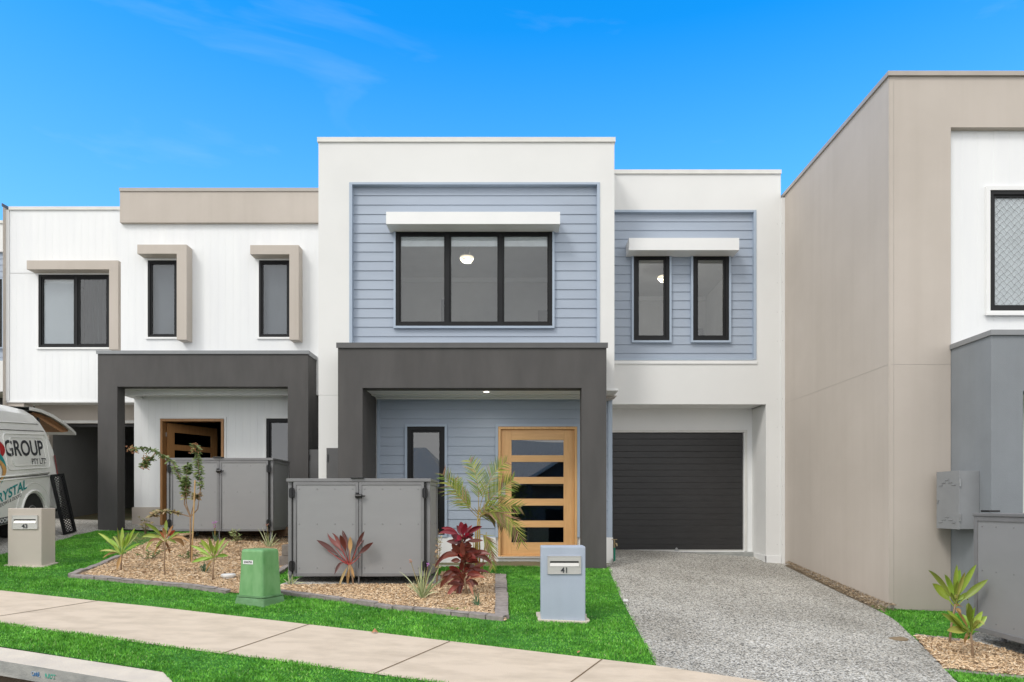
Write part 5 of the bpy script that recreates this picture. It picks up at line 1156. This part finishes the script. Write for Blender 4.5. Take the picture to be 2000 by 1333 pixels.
def lime_c(label, base, cr, tips, dry=(), seed=0, wd=.05, group='lime green cordylines'):
    t, b = plant('green_cordyline', label, 'plant', base, group); Z = b.y
    mid = ((base[0] * .6 + cr[0] * .4), (base[1] + cr[1]) / 2)
    stem(t, [b - Vector((0, 0, .05)), W(*mid, Z), W(*cr, Z)], [.013, .011, .010]); a = tips[::3]; rest = [x for x in tips if x not in a]
    crown(t, b, cr, rest, lime, wd, .12, seed=seed, dy=.16); crown(t, b, (cr[0], cr[1] + 2), a, limed, wd * .9, .15, seed=seed + 1, dy=.16)
    crown(t, b, (cr[0], cr[1] - 2), [(x * .5 + cr[0] * .5 + q, y * .6 + cr[1] * .4) for (x, y, q) in ((tips[0][0], tips[0][1], 4), (tips[-1][0], tips[-1][1], -3), (tips[1][0], tips[1][1], 3))], lime, wd * .8, .05, seed=seed + 2, nm='young_foliage', dy=.08)
    rx = random.Random(seed)
    crown(t, b, (cr[0], cr[1] + 5), [(cr[0] + rx.uniform(-32, 32), cr[1] + rx.uniform(-34, 14), wd * .75, rx.uniform(.2, .8)) for _ in range(5)], limed, wd, .4, seed=seed + 9, nm='lower_foliage', dy=.2)
    if dry: crown(t, b, (cr[0], cr[1] + 4), dry, tanl, .05, .4, seed=seed + 3, nm='dry_foliage')
lime_c('lime cordyline at the left tip of the mulch bed, by the paver edging', (236, 1119), (237, 1082), [(229, 1031), (239, 1030), (264, 1031), (272, 1039), (191, 1041), (252, 1040), (194, 1077, .04), (274, 1062, .06), (212, 1052)], [(200, 1091, .05, .3), (228, 1115, .05, .3)], 21)
lime_c('lime cordyline in the mulch just left of the white pipe cap', (415, 1138), (418, 1090), [(408, 1050), (427, 1052), (440, 1050), (449, 1056), (392, 1054), (372, 1066, .04), (386, 1080), (446, 1086, .06), (374, 1099, .05)], [(400, 1120, .02, .3)], 31)
lime_c('taller lime cordyline of the pair beside the beige wall', (1853, 1262), (1866, 1180), [(1813, 1114), (1869, 1103, .05), (1907, 1103, .09), (1930, 1132, .07), (1821, 1140, .09), (1845, 1122, .05), (1885, 1118), (1875, 1112, .09), (1922, 1142, .05)], [(1877, 1198, .05, .2), (1880, 1186, .04, .2)], 41, .058)
lime_c('shorter lime cordyline of the pair beside the right bin store', (1901, 1290), (1896, 1236), [(1891, 1178, .09), (1919, 1194), (1928, 1204), (1838, 1198, .06), (1849, 1192, .08), (1905, 1186), (1849, 1232, .07), (1880, 1200), (1862, 1216)], [(1884, 1258, .05, .5), (1868, 1190, .05, .1)], 51, .058)
def croton():
    t, b = plant('croton', 'leggy little croton with orange-red centre and brown drooping leaves in the left mulch bed', 'plant', (323, 1128)); Z = b.y; c = (322, 1058)
    stem(t, [b - Vector((0, 0, .04)), W(321, 1100, Z), W(322, 1075, Z), W(*c, Z)], [.009, .008, .009, .01])
    st = MB()
    for k in range(12): a = random.uniform(-2.4, 2.4); st.tube([W(322, 1074, Z), W(322 + 12 * a, 1058 + abs(a) * 4, Z + random.uniform(-.1, .1))], .003, 4)
    st.build('leaf_stalk', stemm, t)
    crown(t, b, c, [(325, 1016, .05), (283, 1023, .05), (284, 1076, .09, .6), (304, 1071, .06, .5), (350, 1040, .05), (276, 1050, .06), (345, 1062, .05)], limed, .06, .3, seed=61)
    crown(t, b, c, [(361, 1069, .09, .8), (372, 1061, .05, .4), (290, 1060, .06, .5), (332, 1083, .05, .4), (300, 1086, .05, .3)], mat('brown_leaf', (.25, .11, .04), island=[(.25, .11, .04), (.34, .19, .07), (.18, .07, .03)], rough=.6), .07, .4, seed=62, nm='brown_foliage')
    crown(t, b, (324, 1052), [(338, 1026, .06, .05), (318, 1030, .05, .05), (342, 1036, .05), (312, 1038, .04), (332, 1044, .05, .3)], mat('orange_leaf', (.55, .12, .05), island=[(.42, .10, .03), (.40, .22, .09), (.40, .04, .02)], rough=.5), .05, .1, seed=63, nm='young_foliage', dy=.08)
croton()
def blades(name, label, base, tips, mtl, wd, n, spread, hgt, seed, group=None, flowers=(), sag=.15):
    t, b = plant(name, label, 'plant', base, group); Z = b.y; rs = random.Random(seed); mb = MB()
    for tp in tips: leaf(mb, W(base[0] + rs.uniform(-4, 4), base[1], Z), W(tp[0], tp[1], Z + rs.uniform(-.12, .12)), wd * rs.uniform(.8, 1.2), sag * rs.uniform(.3, 1.6), face=Vector((rs.uniform(-.6, .6), -1, .4)), fold=.3)
    for k in range(n):
        a = rs.uniform(0, 6.28); r = spread * rs.uniform(.1, 1); h = hgt * rs.uniform(.45, 1)
        leaf(mb, b + Vector((rs.uniform(-.03, .03), rs.uniform(-.03, .03), 0)), b + Vector((r * math.cos(a), r * math.sin(a), h * (1 - .5 * r / spread))), wd * rs.uniform(.7, 1.1), rs.uniform(.05, .35), face=Vector((rs.uniform(-1, 1), -1, .4)), fold=.3)
    mb.build('foliage', mtl, t, smooth=True, normals=False)
    for (px, py, m) in flowers:
        s = MB(); s.tube([b, W((px + base[0]) / 2, (py + base[1]) / 2, Z), W(px, py, Z)], .003, 5); fs = s.build('flower_stalk', stemy, t)
        f = MB(); c = W(px, py, Z)
        for k in range(7): q = c + Vector((rs.uniform(-.02, .02), rs.uniform(-.02, .02), rs.uniform(-.02, .02))); f.lathe([(.001, -.008), (.008, 0), (.001, .01)], q, 6)
        f.build('flower', m, fs)
    return t
blades('variegated_flax', 'striped cream and green flax clump right of the small red cordyline', (826, 1173), [(778, 1116), (790, 1138), (824, 1092), (818, 1105), (846, 1102), (860, 1104), (808, 1120), (840, 1112), (852, 1122), (830, 1108), (868, 1130)], vari, .016, 34, .22, .40, 71, flowers=[(802, 1096, pinkb), (836, 1103, purp)])
blades('flax_tuft', 'small pale flax tuft at the front left corner of the main bin store', (569, 1146), [(562, 1118), (553, 1131), (572, 1122), (597, 1138), (586, 1128)], vari, .014, 9, .14, .18, 72)
blades('variegated_flax', 'striped flax tuft at the right end of the left bin store', (525, 1072), [(503, 1031), (512, 1030), (547, 1052), (540, 1042), (533, 1036), (518, 1040)], vari, .014, 16, .20, .32, 73, flowers=[(522, 1026, pinkb)])
blades('flax_tuft', 'dark blue-green tuft beside the lime cordyline left of the pipe cap', (401, 1122), [(397, 1092), (390, 1100), (406, 1096), (412, 1100)], teal, .012, 18, .10, .22, 74)
blades('flax_tuft', 'small blue-green tuft near the right end of the middle bed', (932, 1188), [(924, 1150), (936, 1155), (930, 1160)], teal, .011, 16, .09, .22, 75)
blades('flowering_clump', 'thin clump with pink-purple flowers in front of the left bin store', (421, 1062), [(414, 1036), (428, 1040)], teal, .008, 10, .08, .25, 76, flowers=[(417, 1021, purp), (421, 1020, purp), (419, 1029, purp)])
def bushy(name, label, base, h, spread, n, seed, mtl, ll=.05, lw=.018, group=None, lean=(0, 0)):
    t, b = plant(name, label, 'plant', base, group); rs = random.Random(seed); st = MB(); fo = MB()
    for k in range(max(3, n // 14)):
        a = rs.uniform(0, 6.28); r = spread * rs.uniform(.2, 1); tip = b + Vector((r * math.cos(a) + lean[0], r * math.sin(a) + lean[1], h * rs.uniform(.6, 1))); c = (b + tip) / 2 + Vector((0, 0, .1 * h))
        st.tube([bez(b, c, tip, q) for q in (0, .35, .7, 1)], [.005, .004, .003, .001], 5)
        for q in range(14):
            u = rs.uniform(.25, 1); p = bez(b, c, tip, u); a2 = rs.uniform(0, 6.28); e = Vector((math.cos(a2), math.sin(a2), rs.uniform(-.1, .9))).normalized() * ll * rs.uniform(.6, 1.3)
            leaf(fo, p, p + e, lw * rs.uniform(.7, 1.2), .1, n=4, prof='leaf', face=Vector((rs.uniform(-1, 1), -1, 1)))
    st.build('stem', stemm, t); fo.build('foliage', mtl, t, smooth=True, normals=False)
bushy('small_shrub', 'low bright green shrub in the mulch in front of the left bin store', (463, 1066), .30, .17, 84, 81, fm('fresh_leaf', [(.20, .26, .08), (.28, .32, .12), (.12, .18, .05)]), .075, .018)
bushy('wispy_weed', 'wispy tall weed between the main bin store and the tall red cordyline', (853, 1150), .78, .14, 60, 82, treep, .055, .013)
bushy('small_shrub', 'sparse ground shrub left of the croton', (290, 1098), .20, .22, 70, 83, treel, .055, .016)
bushy('small_shrub', 'tiny sparse shrub right of the croton, below the staked shrub', (365, 1095), .13, .16, 56, 84, treel, .05, .015)
bushy('small_shrub', 'small leafy plant between the croton and the striped post plant', (284, 1045), .34, .2, 84, 85, treep, .07, .016)
bushy('creeping_weed', 'low green weed at the front edge of the middle bed', (893, 1196), .05, .16, 84, 86, fm('weed_leaf', [(.20, .28, .06), (.28, .32, .1)]), .03, .012)

def small_tree():
    t, b = plant('staked_shrub', 'tall spindly shrub with curling branches tied beside a thin timber stake', 'shrub', (373, 1102)); Z = b.y; rs = random.Random(5)
    stem(t, [b - Vector((0, 0, .05)), W(372, 1050, Z), W(372, 1010, Z)], [.014, .013, .012], nm='trunk')
    s = MB(); s.tube([b + Vector((.02, -.03, -.05)), W(381, 938, Z - .03)], .011, 6); s.build('stake', stakem, t)
    br = [([(372, 1010), (360, 985), (362, 960), (350, 930), (338, 905), (312, 886), (285, 876), (256, 877)], .25, 1.0, 'g', 20), ([(372, 1010), (386, 995), (391, 960), (389, 925), (386, 895), (382, 870)], .42, 1, 'g', 17),
          ([(372, 1010), (364, 985), (363, 950), (365, 925), (366, 907)], .45, 1, 'g', 13), ([(372, 1010), (350, 1003), (328, 998), (308, 1000), (296, 1010)], .25, 1, 'p', 12), ([(363, 975), (364, 955), (362, 940)], 0, 1, 'p', 10), ([(305, 884), (290, 900), (280, 912)], .3, 1, 'g', 8),
          ([(372, 1010), (380, 980), (386, 965)], .7, 1, 'p', 5)]
    g, p_, bs, fl = MB(), MB(), MB(), None
    for pts, u0, u1, kind, dens in br:
        dz = [0] + [rs.uniform(-.12, .12)] * (len(pts) - 1); P = [W(px, py, Z + dz[i] * i / len(pts)) for i, (px, py) in enumerate(pts)]
        bs.tube(P, [.008 * (1 - .7 * i / len(P)) + .001 for i in range(len(P))], 6)
        L_ = len(P) - 1
        for k in range(int(dens * 11)):
            u = rs.uniform(u0, u1) * L_; i = min(int(u), L_ - 1); q = P[i].lerp(P[i + 1], u - i)
            a = rs.uniform(0, 6.28); e = Vector((math.cos(a), math.sin(a) * .8, rs.uniform(-.7, .5))).normalized() * rs.uniform(.05, .10)
            leaf(g if kind == 'g' else p_, q, q + e, rs.uniform(.02, .032), .15, n=4, prof='leaf', face=Vector((rs.uniform(-1, 1), -1, 1)))
    for cx, cy in ((254, 877), (262, 880), (285, 893), (282, 911), (381, 871), (378, 880), (386, 877)):
        fl = MB()
        for k in range(26):
            q = W(cx + rs.uniform(-6, 6), cy + rs.uniform(-6, 6), Z + rs.uniform(-.05, .05)); leaf(fl, q, q + Vector((rs.uniform(-.03, .03), rs.uniform(-.03, .03), rs.uniform(-.03, .03))), .014, .1, n=3, prof='leaf')
        fl.build('dry_flower_head', mat('seed_head', (.32, .15, .06), island=[(.32, .15, .06), (.22, .09, .04), (.42, .24, .1)], rough=.8), t, normals=False)
    bs.build('branches', stemm, t); g.build('foliage', treel, t, smooth=True, normals=False); p_.build('faded_foliage', treep, t, smooth=True, normals=False)
small_tree()

def palm():
    t, b = plant('palm', 'young clumping palm with half-browned fronds in front of the timber front door', 'palm', (932, 1128)); Z = b.y; rs = random.Random(9)
    st = MB()
    for (x0, x1, y1, r) in ((930, 934, 1002, .018), (936, 937, 1012, .014), (927, 929, 1030, .012), (940, 950, 1040, .010), (933, 922, 1045, .009)): st.tube([b + Vector(((x0 - 932) * .007, rs.uniform(-.04, .04), -.05)), W((x0 + x1) / 2, (1125 + y1) / 2, Z), W(x1, y1, Z)], [r, r * .9, r * .5], 8)
    st.build('stems', stemy, t, smooth=True)
    fr = [([(934, 1005), (912, 985), (885, 960), (864, 925)], 'g', .20, 1.0, -.2), ([(935, 1000), (945, 955), (962, 918), (990, 902)], 'g', .17, 1, .1), ([(934, 1000), (937, 955), (932, 920), (915, 898)], 'g', .17, 1, .25), ([(935, 1002), (956, 975), (980, 950), (1003, 938)], 'g', .20, 1, -.15),
          ([(936, 1010), (962, 990), (1000, 995), (1019, 1062)], 'b', .22, 1, -.1), ([(936, 1015), (950, 985), (975, 985), (985, 1030)], 'b', .2, 1, .25), ([(937, 1045), (948, 1040), (960, 1060), (962, 1112)], 'b', .15, 1, -.1), ([(934, 1020), (940, 1000), (955, 995), (968, 1010)], 'b', .2, 1, .3), ([(932, 1010), (905, 985), (892, 960), (888, 935)], 'g', .16, 1, .3), ([(934, 1000), (948, 985), (985, 985), (1018, 992)], 'g', .18, 1, .15)]
    for pts, kind, ll, _, dz in fr:
        P = [W(px, py, Z + dz * (i / 3) ** 1.2) for i, (px, py) in enumerate(pts)]
        def B(u): a = P[0] * (1 - u) ** 3; return a + P[1] * 3 * u * (1 - u) ** 2 + P[2] * 3 * u * u * (1 - u) + P[3] * u ** 3
        rc = MB(); rc.tube([B(q / 10) for q in range(11)], [.006 * (1 - q / 12) for q in range(11)], 5); f = rc.build('frond', stemy, t)
        lf, br_ = MB(), MB(); n = 27
        for k in range(n):
            u = .22 + .78 * k / n; p = B(u); tg = (B(min(1, u + .02)) - B(u - .02)).normalized(); s = tg.cross(Vector((.15, -1, .25)));  s.normalize()
            for sg in (1, -1):
                le = ll * (.55 + .45 * math.sin(math.pi * min(1, u * 1.05))) * rs.uniform(.8, 1.1); dirv = (s * sg * .75 + tg * .75 + Vector((0, rs.uniform(-.35, .2), rs.uniform(-.35, .05) - (.35 if kind == 'b' else 0)))).normalized()
                brown = rs.random() < (.6 if kind == 'b' else .07 + .4 * (u > .88)); leaf(br_ if brown else lf, p, p + dirv * le * 1.35, .0125, .10 if kind == 'g' else -.05, n=4, fold=.15)
        lf.build('leaflets', palmg, f, normals=False); br_.build('brown_leaflets', palmb, f, normals=False)
palm()

# ------------------------------------------------------------------ lawn blades, wood chips, pebbles (nobody could count them)
def tri_cloud(name, V, F, material, label, cat):
    me = bpy.data.meshes.new(name); me.vertices.add(len(V)); me.vertices.foreach_set('co', V.astype(np.float32).ravel())
    k = F.shape[1]; me.loops.add(F.size); me.loops.foreach_set('vertex_index', F.astype(np.int32).ravel()); me.polygons.add(len(F))
    me.polygons.foreach_set('loop_start', np.arange(0, F.size, k, dtype=np.int32)); me.polygons.foreach_set('loop_total', np.full(len(F), k, np.int32))
    me.materials.append(material); me.update(calc_edges=True); o = bpy.data.objects.new(name, me); col.objects.link(o); return tag(o, label, cat, kind='stuff')
def scatter(polys, excl, n_per, ylim=None):
    xs, ys = [], []
    for poly in polys:
        P = np.array([p[:2] for p in poly]); lo, hi = P.min(0), P.max(0); n = int((hi - lo).prod() * n_per)
        x = RNG.uniform(lo[0], hi[0], n); y = RNG.uniform(lo[1], hi[1], n); m = pip(x, y, poly)
        for e in excl: m &= ~pip(x, y, e)
        m &= (np.abs(x * FP / np.maximum(y, .5) + 8) < 1150)
        xs.append(x[m]); ys.append(y[m])
    return np.concatenate(xs), np.concatenate(ys)
bladem = bpy.data.materials.new('grass_blade'); bladem.use_nodes = True
def _bl():
    t = bladem.node_tree; b = t.nodes['Principled BSDF']; b.inputs['Roughness'].default_value = .6; b.inputs['Specular IOR Level'].default_value = .25
    g = N(t, 'ShaderNodeNewGeometry'); r = N(t, 'ShaderNodeValToRGB'); e = r.color_ramp.elements; e[0].color = (.06, .28, .015, 1); e[1].color = (.25, .60, .08, 1); x = e.new(.55); x.color = (.14, .52, .04, 1); x = e.new(.93); x.color = (.14, .52, .07, 1); e[-1].color = (.30, .52, .16, 1)
    t.links.new(g.outputs['Random Per Island'], r.inputs[0])
    n = N(t, 'ShaderNodeTexNoise'); n.inputs['Scale'].default_value = 2.2; n.inputs['Detail'].default_value = 6; n.inputs['Roughness'].default_value = .65; t.links.new(g.outputs['Position'], n.inputs['Vector'])
    r2 = N(t, 'ShaderNodeValToRGB'); r2.color_ramp.elements[0].position = .32; r2.color_ramp.elements[1].position = .68; r2.color_ramp.elements[0].color = (.58, .62, .55, 1); r2.color_ramp.elements[1].color = (1.6, 1.25, 1.5, 1); t.links.new(n.outputs['Fac'], r2.inputs[0])
    mp_ = N(t, 'ShaderNodeMapping'); mp_.inputs['Scale'].default_value = (9, 26, 9); t.links.new(g.outputs['Position'], mp_.inputs[0])
    n2 = N(t, 'ShaderNodeTexNoise'); n2.inputs['Scale'].default_value = 1.0; n2.inputs['Detail'].default_value = 5; t.links.new(mp_.outputs[0], n2.inputs['Vector'])
    r3 = N(t, 'ShaderNodeValToRGB'); r3.color_ramp.elements[0].position = .36; r3.color_ramp.elements[1].position = .68; r3.color_ramp.elements[0].color = (.55, .6, .5, 1); r3.color_ramp.elements[1].color = (1.5, 1.25, 1.6, 1); t.links.new(n2.outputs['Fac'], r3.inputs[0])
    mx = N(t, 'ShaderNodeMix', data_type='RGBA', blend_type='MULTIPLY'); mx.inputs[0].default_value = 1; t.links.new(r.outputs[0], mx.inputs[6]); t.links.new(r2.outputs[0], mx.inputs[7])
    my = N(t, 'ShaderNodeMix', data_type='RGBA', blend_type='MULTIPLY'); my.inputs[0].default_value = 1; t.links.new(mx.outputs[2], my.inputs[6]); t.links.new(r3.outputs[0], my.inputs[7]); t.links.new(my.outputs[2], b.inputs['Base Color'])
_bl()
def shrink(poly, d):
    c = np.mean([p[:2] for p in poly], 0); return poly
def grass(name, polys, excl, dens, label, hmin=.017, hmax=.038, off=.012):
    x, y = scatter(polys, excl, dens); n = len(x); z = G(x, y) + off
    # patchy height
    pat = .75 + .35 * np.sin(x * 3.1 + np.sin(y * 2.3) * 1.3) * np.sin(y * 4.7 + 1.1 * np.sin(x * 1.9))
    h = RNG.uniform(hmin, hmax, n) * pat; a = RNG.uniform(0, 6.283, n); lean = RNG.uniform(0, .035, n); la = RNG.uniform(0, 6.283, n); wv = RNG.uniform(.0035, .0075, n)
    V = np.empty((n, 3, 3)); V[:, 0] = np.stack([x - wv * np.cos(a), y - wv * np.sin(a), z - .004], 1); V[:, 1] = np.stack([x + wv * np.cos(a), y + wv * np.sin(a), z - .004], 1); V[:, 2] = np.stack([x + lean * np.cos(la), y + lean * np.sin(la), z + h], 1)
    tri_cloud(name, V.reshape(-1, 3), np.arange(3 * n).reshape(-1, 3), bladem, label, 'grass')
DRIVEX = [gp(*p) for p in [(1190, 1110), (1214, 1165), (1287, 1307), (1400, 1324), (1400, 1110)]]
EX = [LBED, MBED, PATH, DRIVEX, PAD1, PAD2, DRY, RBED, LDRIVE]
grass('grass', [LAWN], EX, 6200, 'bright green mown lawn between the footpath and the houses')
PATHX = [gp(x, y - (0 if k < len(far) else 2.5)) for k, (x, y) in enumerate(far + near)]
grass('grass', [VERGE], [PATHX], 9000, 'bright green verge strip between the footpath and the kerb', off=.022)
grass('grass', [LAWN2], [DRIVE, RBED, PAD3], 7000, 'small bright lawn patch at the foot of the beige house')
grass('grass', [LAWN3], [DRIVE], 8000, 'green lawn sliver at the bottom right corner')
grass('dry_grass', [DRY], [LBED], 2500, 'dry straw-coloured patch between lawn and left bed', .01, .022)
bpy.data.objects['dry_grass'].data.materials[0] = fm('straw', [(.34, .27, .12), (.26, .24, .09), (.42, .34, .18)], .8)
sheet('dry_ground', DRY, .010, drym)

def chips(name, poly, excl, dens, pal, label, cat, s0=.012, s1=.050, off=.026, thick=.35, mound=0):
    x, y = scatter([poly], excl, dens); n = len(x); z = G(x, y) + off + RNG.uniform(0, .014, n) + mound * np.exp(-((4.74 - x) / .16) ** 2)
    l = RNG.uniform(s0, s1, n); wd = l * RNG.uniform(.14, thick + .08, n); a = RNG.uniform(0, 6.283, n); p = RNG.normal(0, .30, n); rl = RNG.normal(0, .45, n)
    ax = np.stack([np.cos(a) * np.cos(p), np.sin(a) * np.cos(p), np.sin(p)], 1); bx = np.stack([-np.sin(a) * np.cos(rl), np.cos(a) * np.cos(rl), np.sin(rl)], 1); c = np.stack([x, y, z], 1)
    th = np.stack([np.zeros(n), np.zeros(n), wd * .35], 1)
    V = np.stack([c - ax * l[:, None] / 2 - bx * wd[:, None] / 2, c + ax * l[:, None] / 2 - bx * wd[:, None] * .3, c + ax * l[:, None] / 2 + bx * wd[:, None] / 2, c - ax * l[:, None] / 2 + bx * wd[:, None] * .35, c + th + ax * l[:, None] * .15], 1)
    F = np.array([[0, 1, 4], [1, 2, 4], [2, 3, 4], [3, 0, 4]])[None] + (np.arange(n) * 5)[:, None, None]
    tri_cloud(name, V.reshape(-1, 3), F.reshape(-1, 3), fm(name + '_mix', pal, .9), label, cat)
woodp = [(.76, .55, .34), (.66, .46, .27), (.84, .66, .45), (.50, .32, .17), (.72, .52, .31), (.22, .13, .07), (.86, .73, .54)]
chips('bark_mulch', LBED, [], 6500, woodp, 'tan bark mulch over the left garden bed', 'mulch')
chips('bark_mulch', MBED, [PAD1], 8000, woodp, 'tan bark mulch over the middle garden bed', 'mulch')
chips('bark_mulch', RBED, [PAD3], 8000, woodp, 'tan bark mulch round the lime cordylines at the right', 'mulch')
chips('gravel', STRIP, [], 6500, [(.34, .25, .15), (.22, .15, .09), (.45, .35, .23), (.14, .10, .06), (.50, .42, .32)], 'heap of brown gravel along the foot of the beige wall', 'gravel', .010, .030, .03, .6, .055)

# ------------------------------------------------------------------ the houses across the street, which the door and window panes mirror
def opposite(label, x0, x1, y, zr, wallm, g='single-storey houses mirrored in the panes'):
    t = thing('street_house', label, 'house', ((x0 + x1) / 2, y, -.8), g); cx = (x0 + x1) / 2; ze = zr - 2.6; gz = -1.2
    mb = MB(); mb.box(x0 + .5, x1 - .5, y - 9, y, gz, ze); mb.build('wall', wallm, t)
    mb = MB(); mb.face((x0, y + .5, ze), (x1, y + .5, ze), (x1 - 2, y - 4.5, zr), (x0 + 2, y - 4.5, zr)); mb.face((x0, y - 9.5, ze), (x0 + 2, y - 4.5, zr), (x1 - 2, y - 4.5, zr), (x1, y - 9.5, ze)); mb.face((x0, y + .5, ze), (x0 + 2, y - 4.5, zr), (x0, y - 9.5, ze)); mb.face((x1, y + .5, ze), (x1, y - 9.5, ze), (x1 - 2, y - 4.5, zr)); mb.build('roof', MATS['corr'], t, normals=False)
    # small front gable
    ga, gb2, gh = cx - 3.4, cx + .8, ze + 1.35; gc = (ga + gb2) / 2
    mb = MB(); mb.face((ga, y + 1.3, ze), (gc, y + 1.3, gh), (gc, y - 3, gh), (ga, y - 3, ze)); mb.face((gb2, y + 1.3, ze), (gb2, y - 3, ze), (gc, y - 3, gh), (gc, y + 1.3, gh)); mb.build('gable_roof', MATS['corr'], t, normals=False)
    mb = MB(); mb.prism([(ga + .2, ze - .1), (gb2 - .2, ze - .1), (gc, gh - .15)], y + .9, y + .98); mb.box(ga + .2, ga + .5, y + .9, y + 1.1, gz, ze - .101); mb.box(gb2 - .5, gb2 - .2, y + .9, y + 1.1, gz, ze - .101); mb.build('gable_wall', darkw, t)
    mb = MB(); mb.prism([(gc, gh - .2), (gc, gh + .02), (ga - .1, ze + .0), (ga - .1, ze - .2)], y + 1.3, y + 1.34); mb.prism([(gc, gh + .02), (gc, gh - .2), (gb2 + .1, ze - .2), (gb2 + .1, ze + .0)], y + 1.3, y + 1.34); mb.build('bargeboard', wpaint, t)
    mb = MB(); mb.box(x0, x1, y + .45, y + .56, ze - .2, ze - .005); mb.build('fascia', wpaint, t)
    mb = MB(); mb.box(cx + 1.6, cx + 3.2, y + .01, y + .05, .2, 1.6); mb.build('window', black, t); mb = MB(); mb.box(cx - 2.2, cx - .2, y + .01, y + .05, -1.1, 1.2); mb.build('door', black, t)
opposite('single-storey house with dark walls across the street, mirrored in the porch window', -14.5, -3.2, -11, 4.9, darkw); opposite('single-storey house with pale walls across the street, mirrored in the front door', -2.2, 9.5, -11.5, 5.2, garin)
def mirror_tree():
    c = Vector((-.4, -8.5, -.7)); t = thing('street_tree', 'small dense tree across the street, mirrored in the front door panes', 'tree', c); mb = MB(); mb.tube([c, c + Vector((.1, 0, 1.2)), c + Vector((0, .1, 2))], [.08, .06, .03]); mb.build('trunk', stemm, t); rs = random.Random(3); f = MB()
    for k in range(1500):
        v = Vector((rs.gauss(0, .55), rs.gauss(0, .55), rs.gauss(0, .5))); p = c + Vector((0, 0, 2.0)) + v; leaf(f, p, p + Vector((rs.uniform(-.14, .14), rs.uniform(-.14, .14), rs.uniform(-.14, .1))), .06, .1, n=2, prof='leaf')
    f.build('crown', treel, t, normals=False)
mirror_tree()
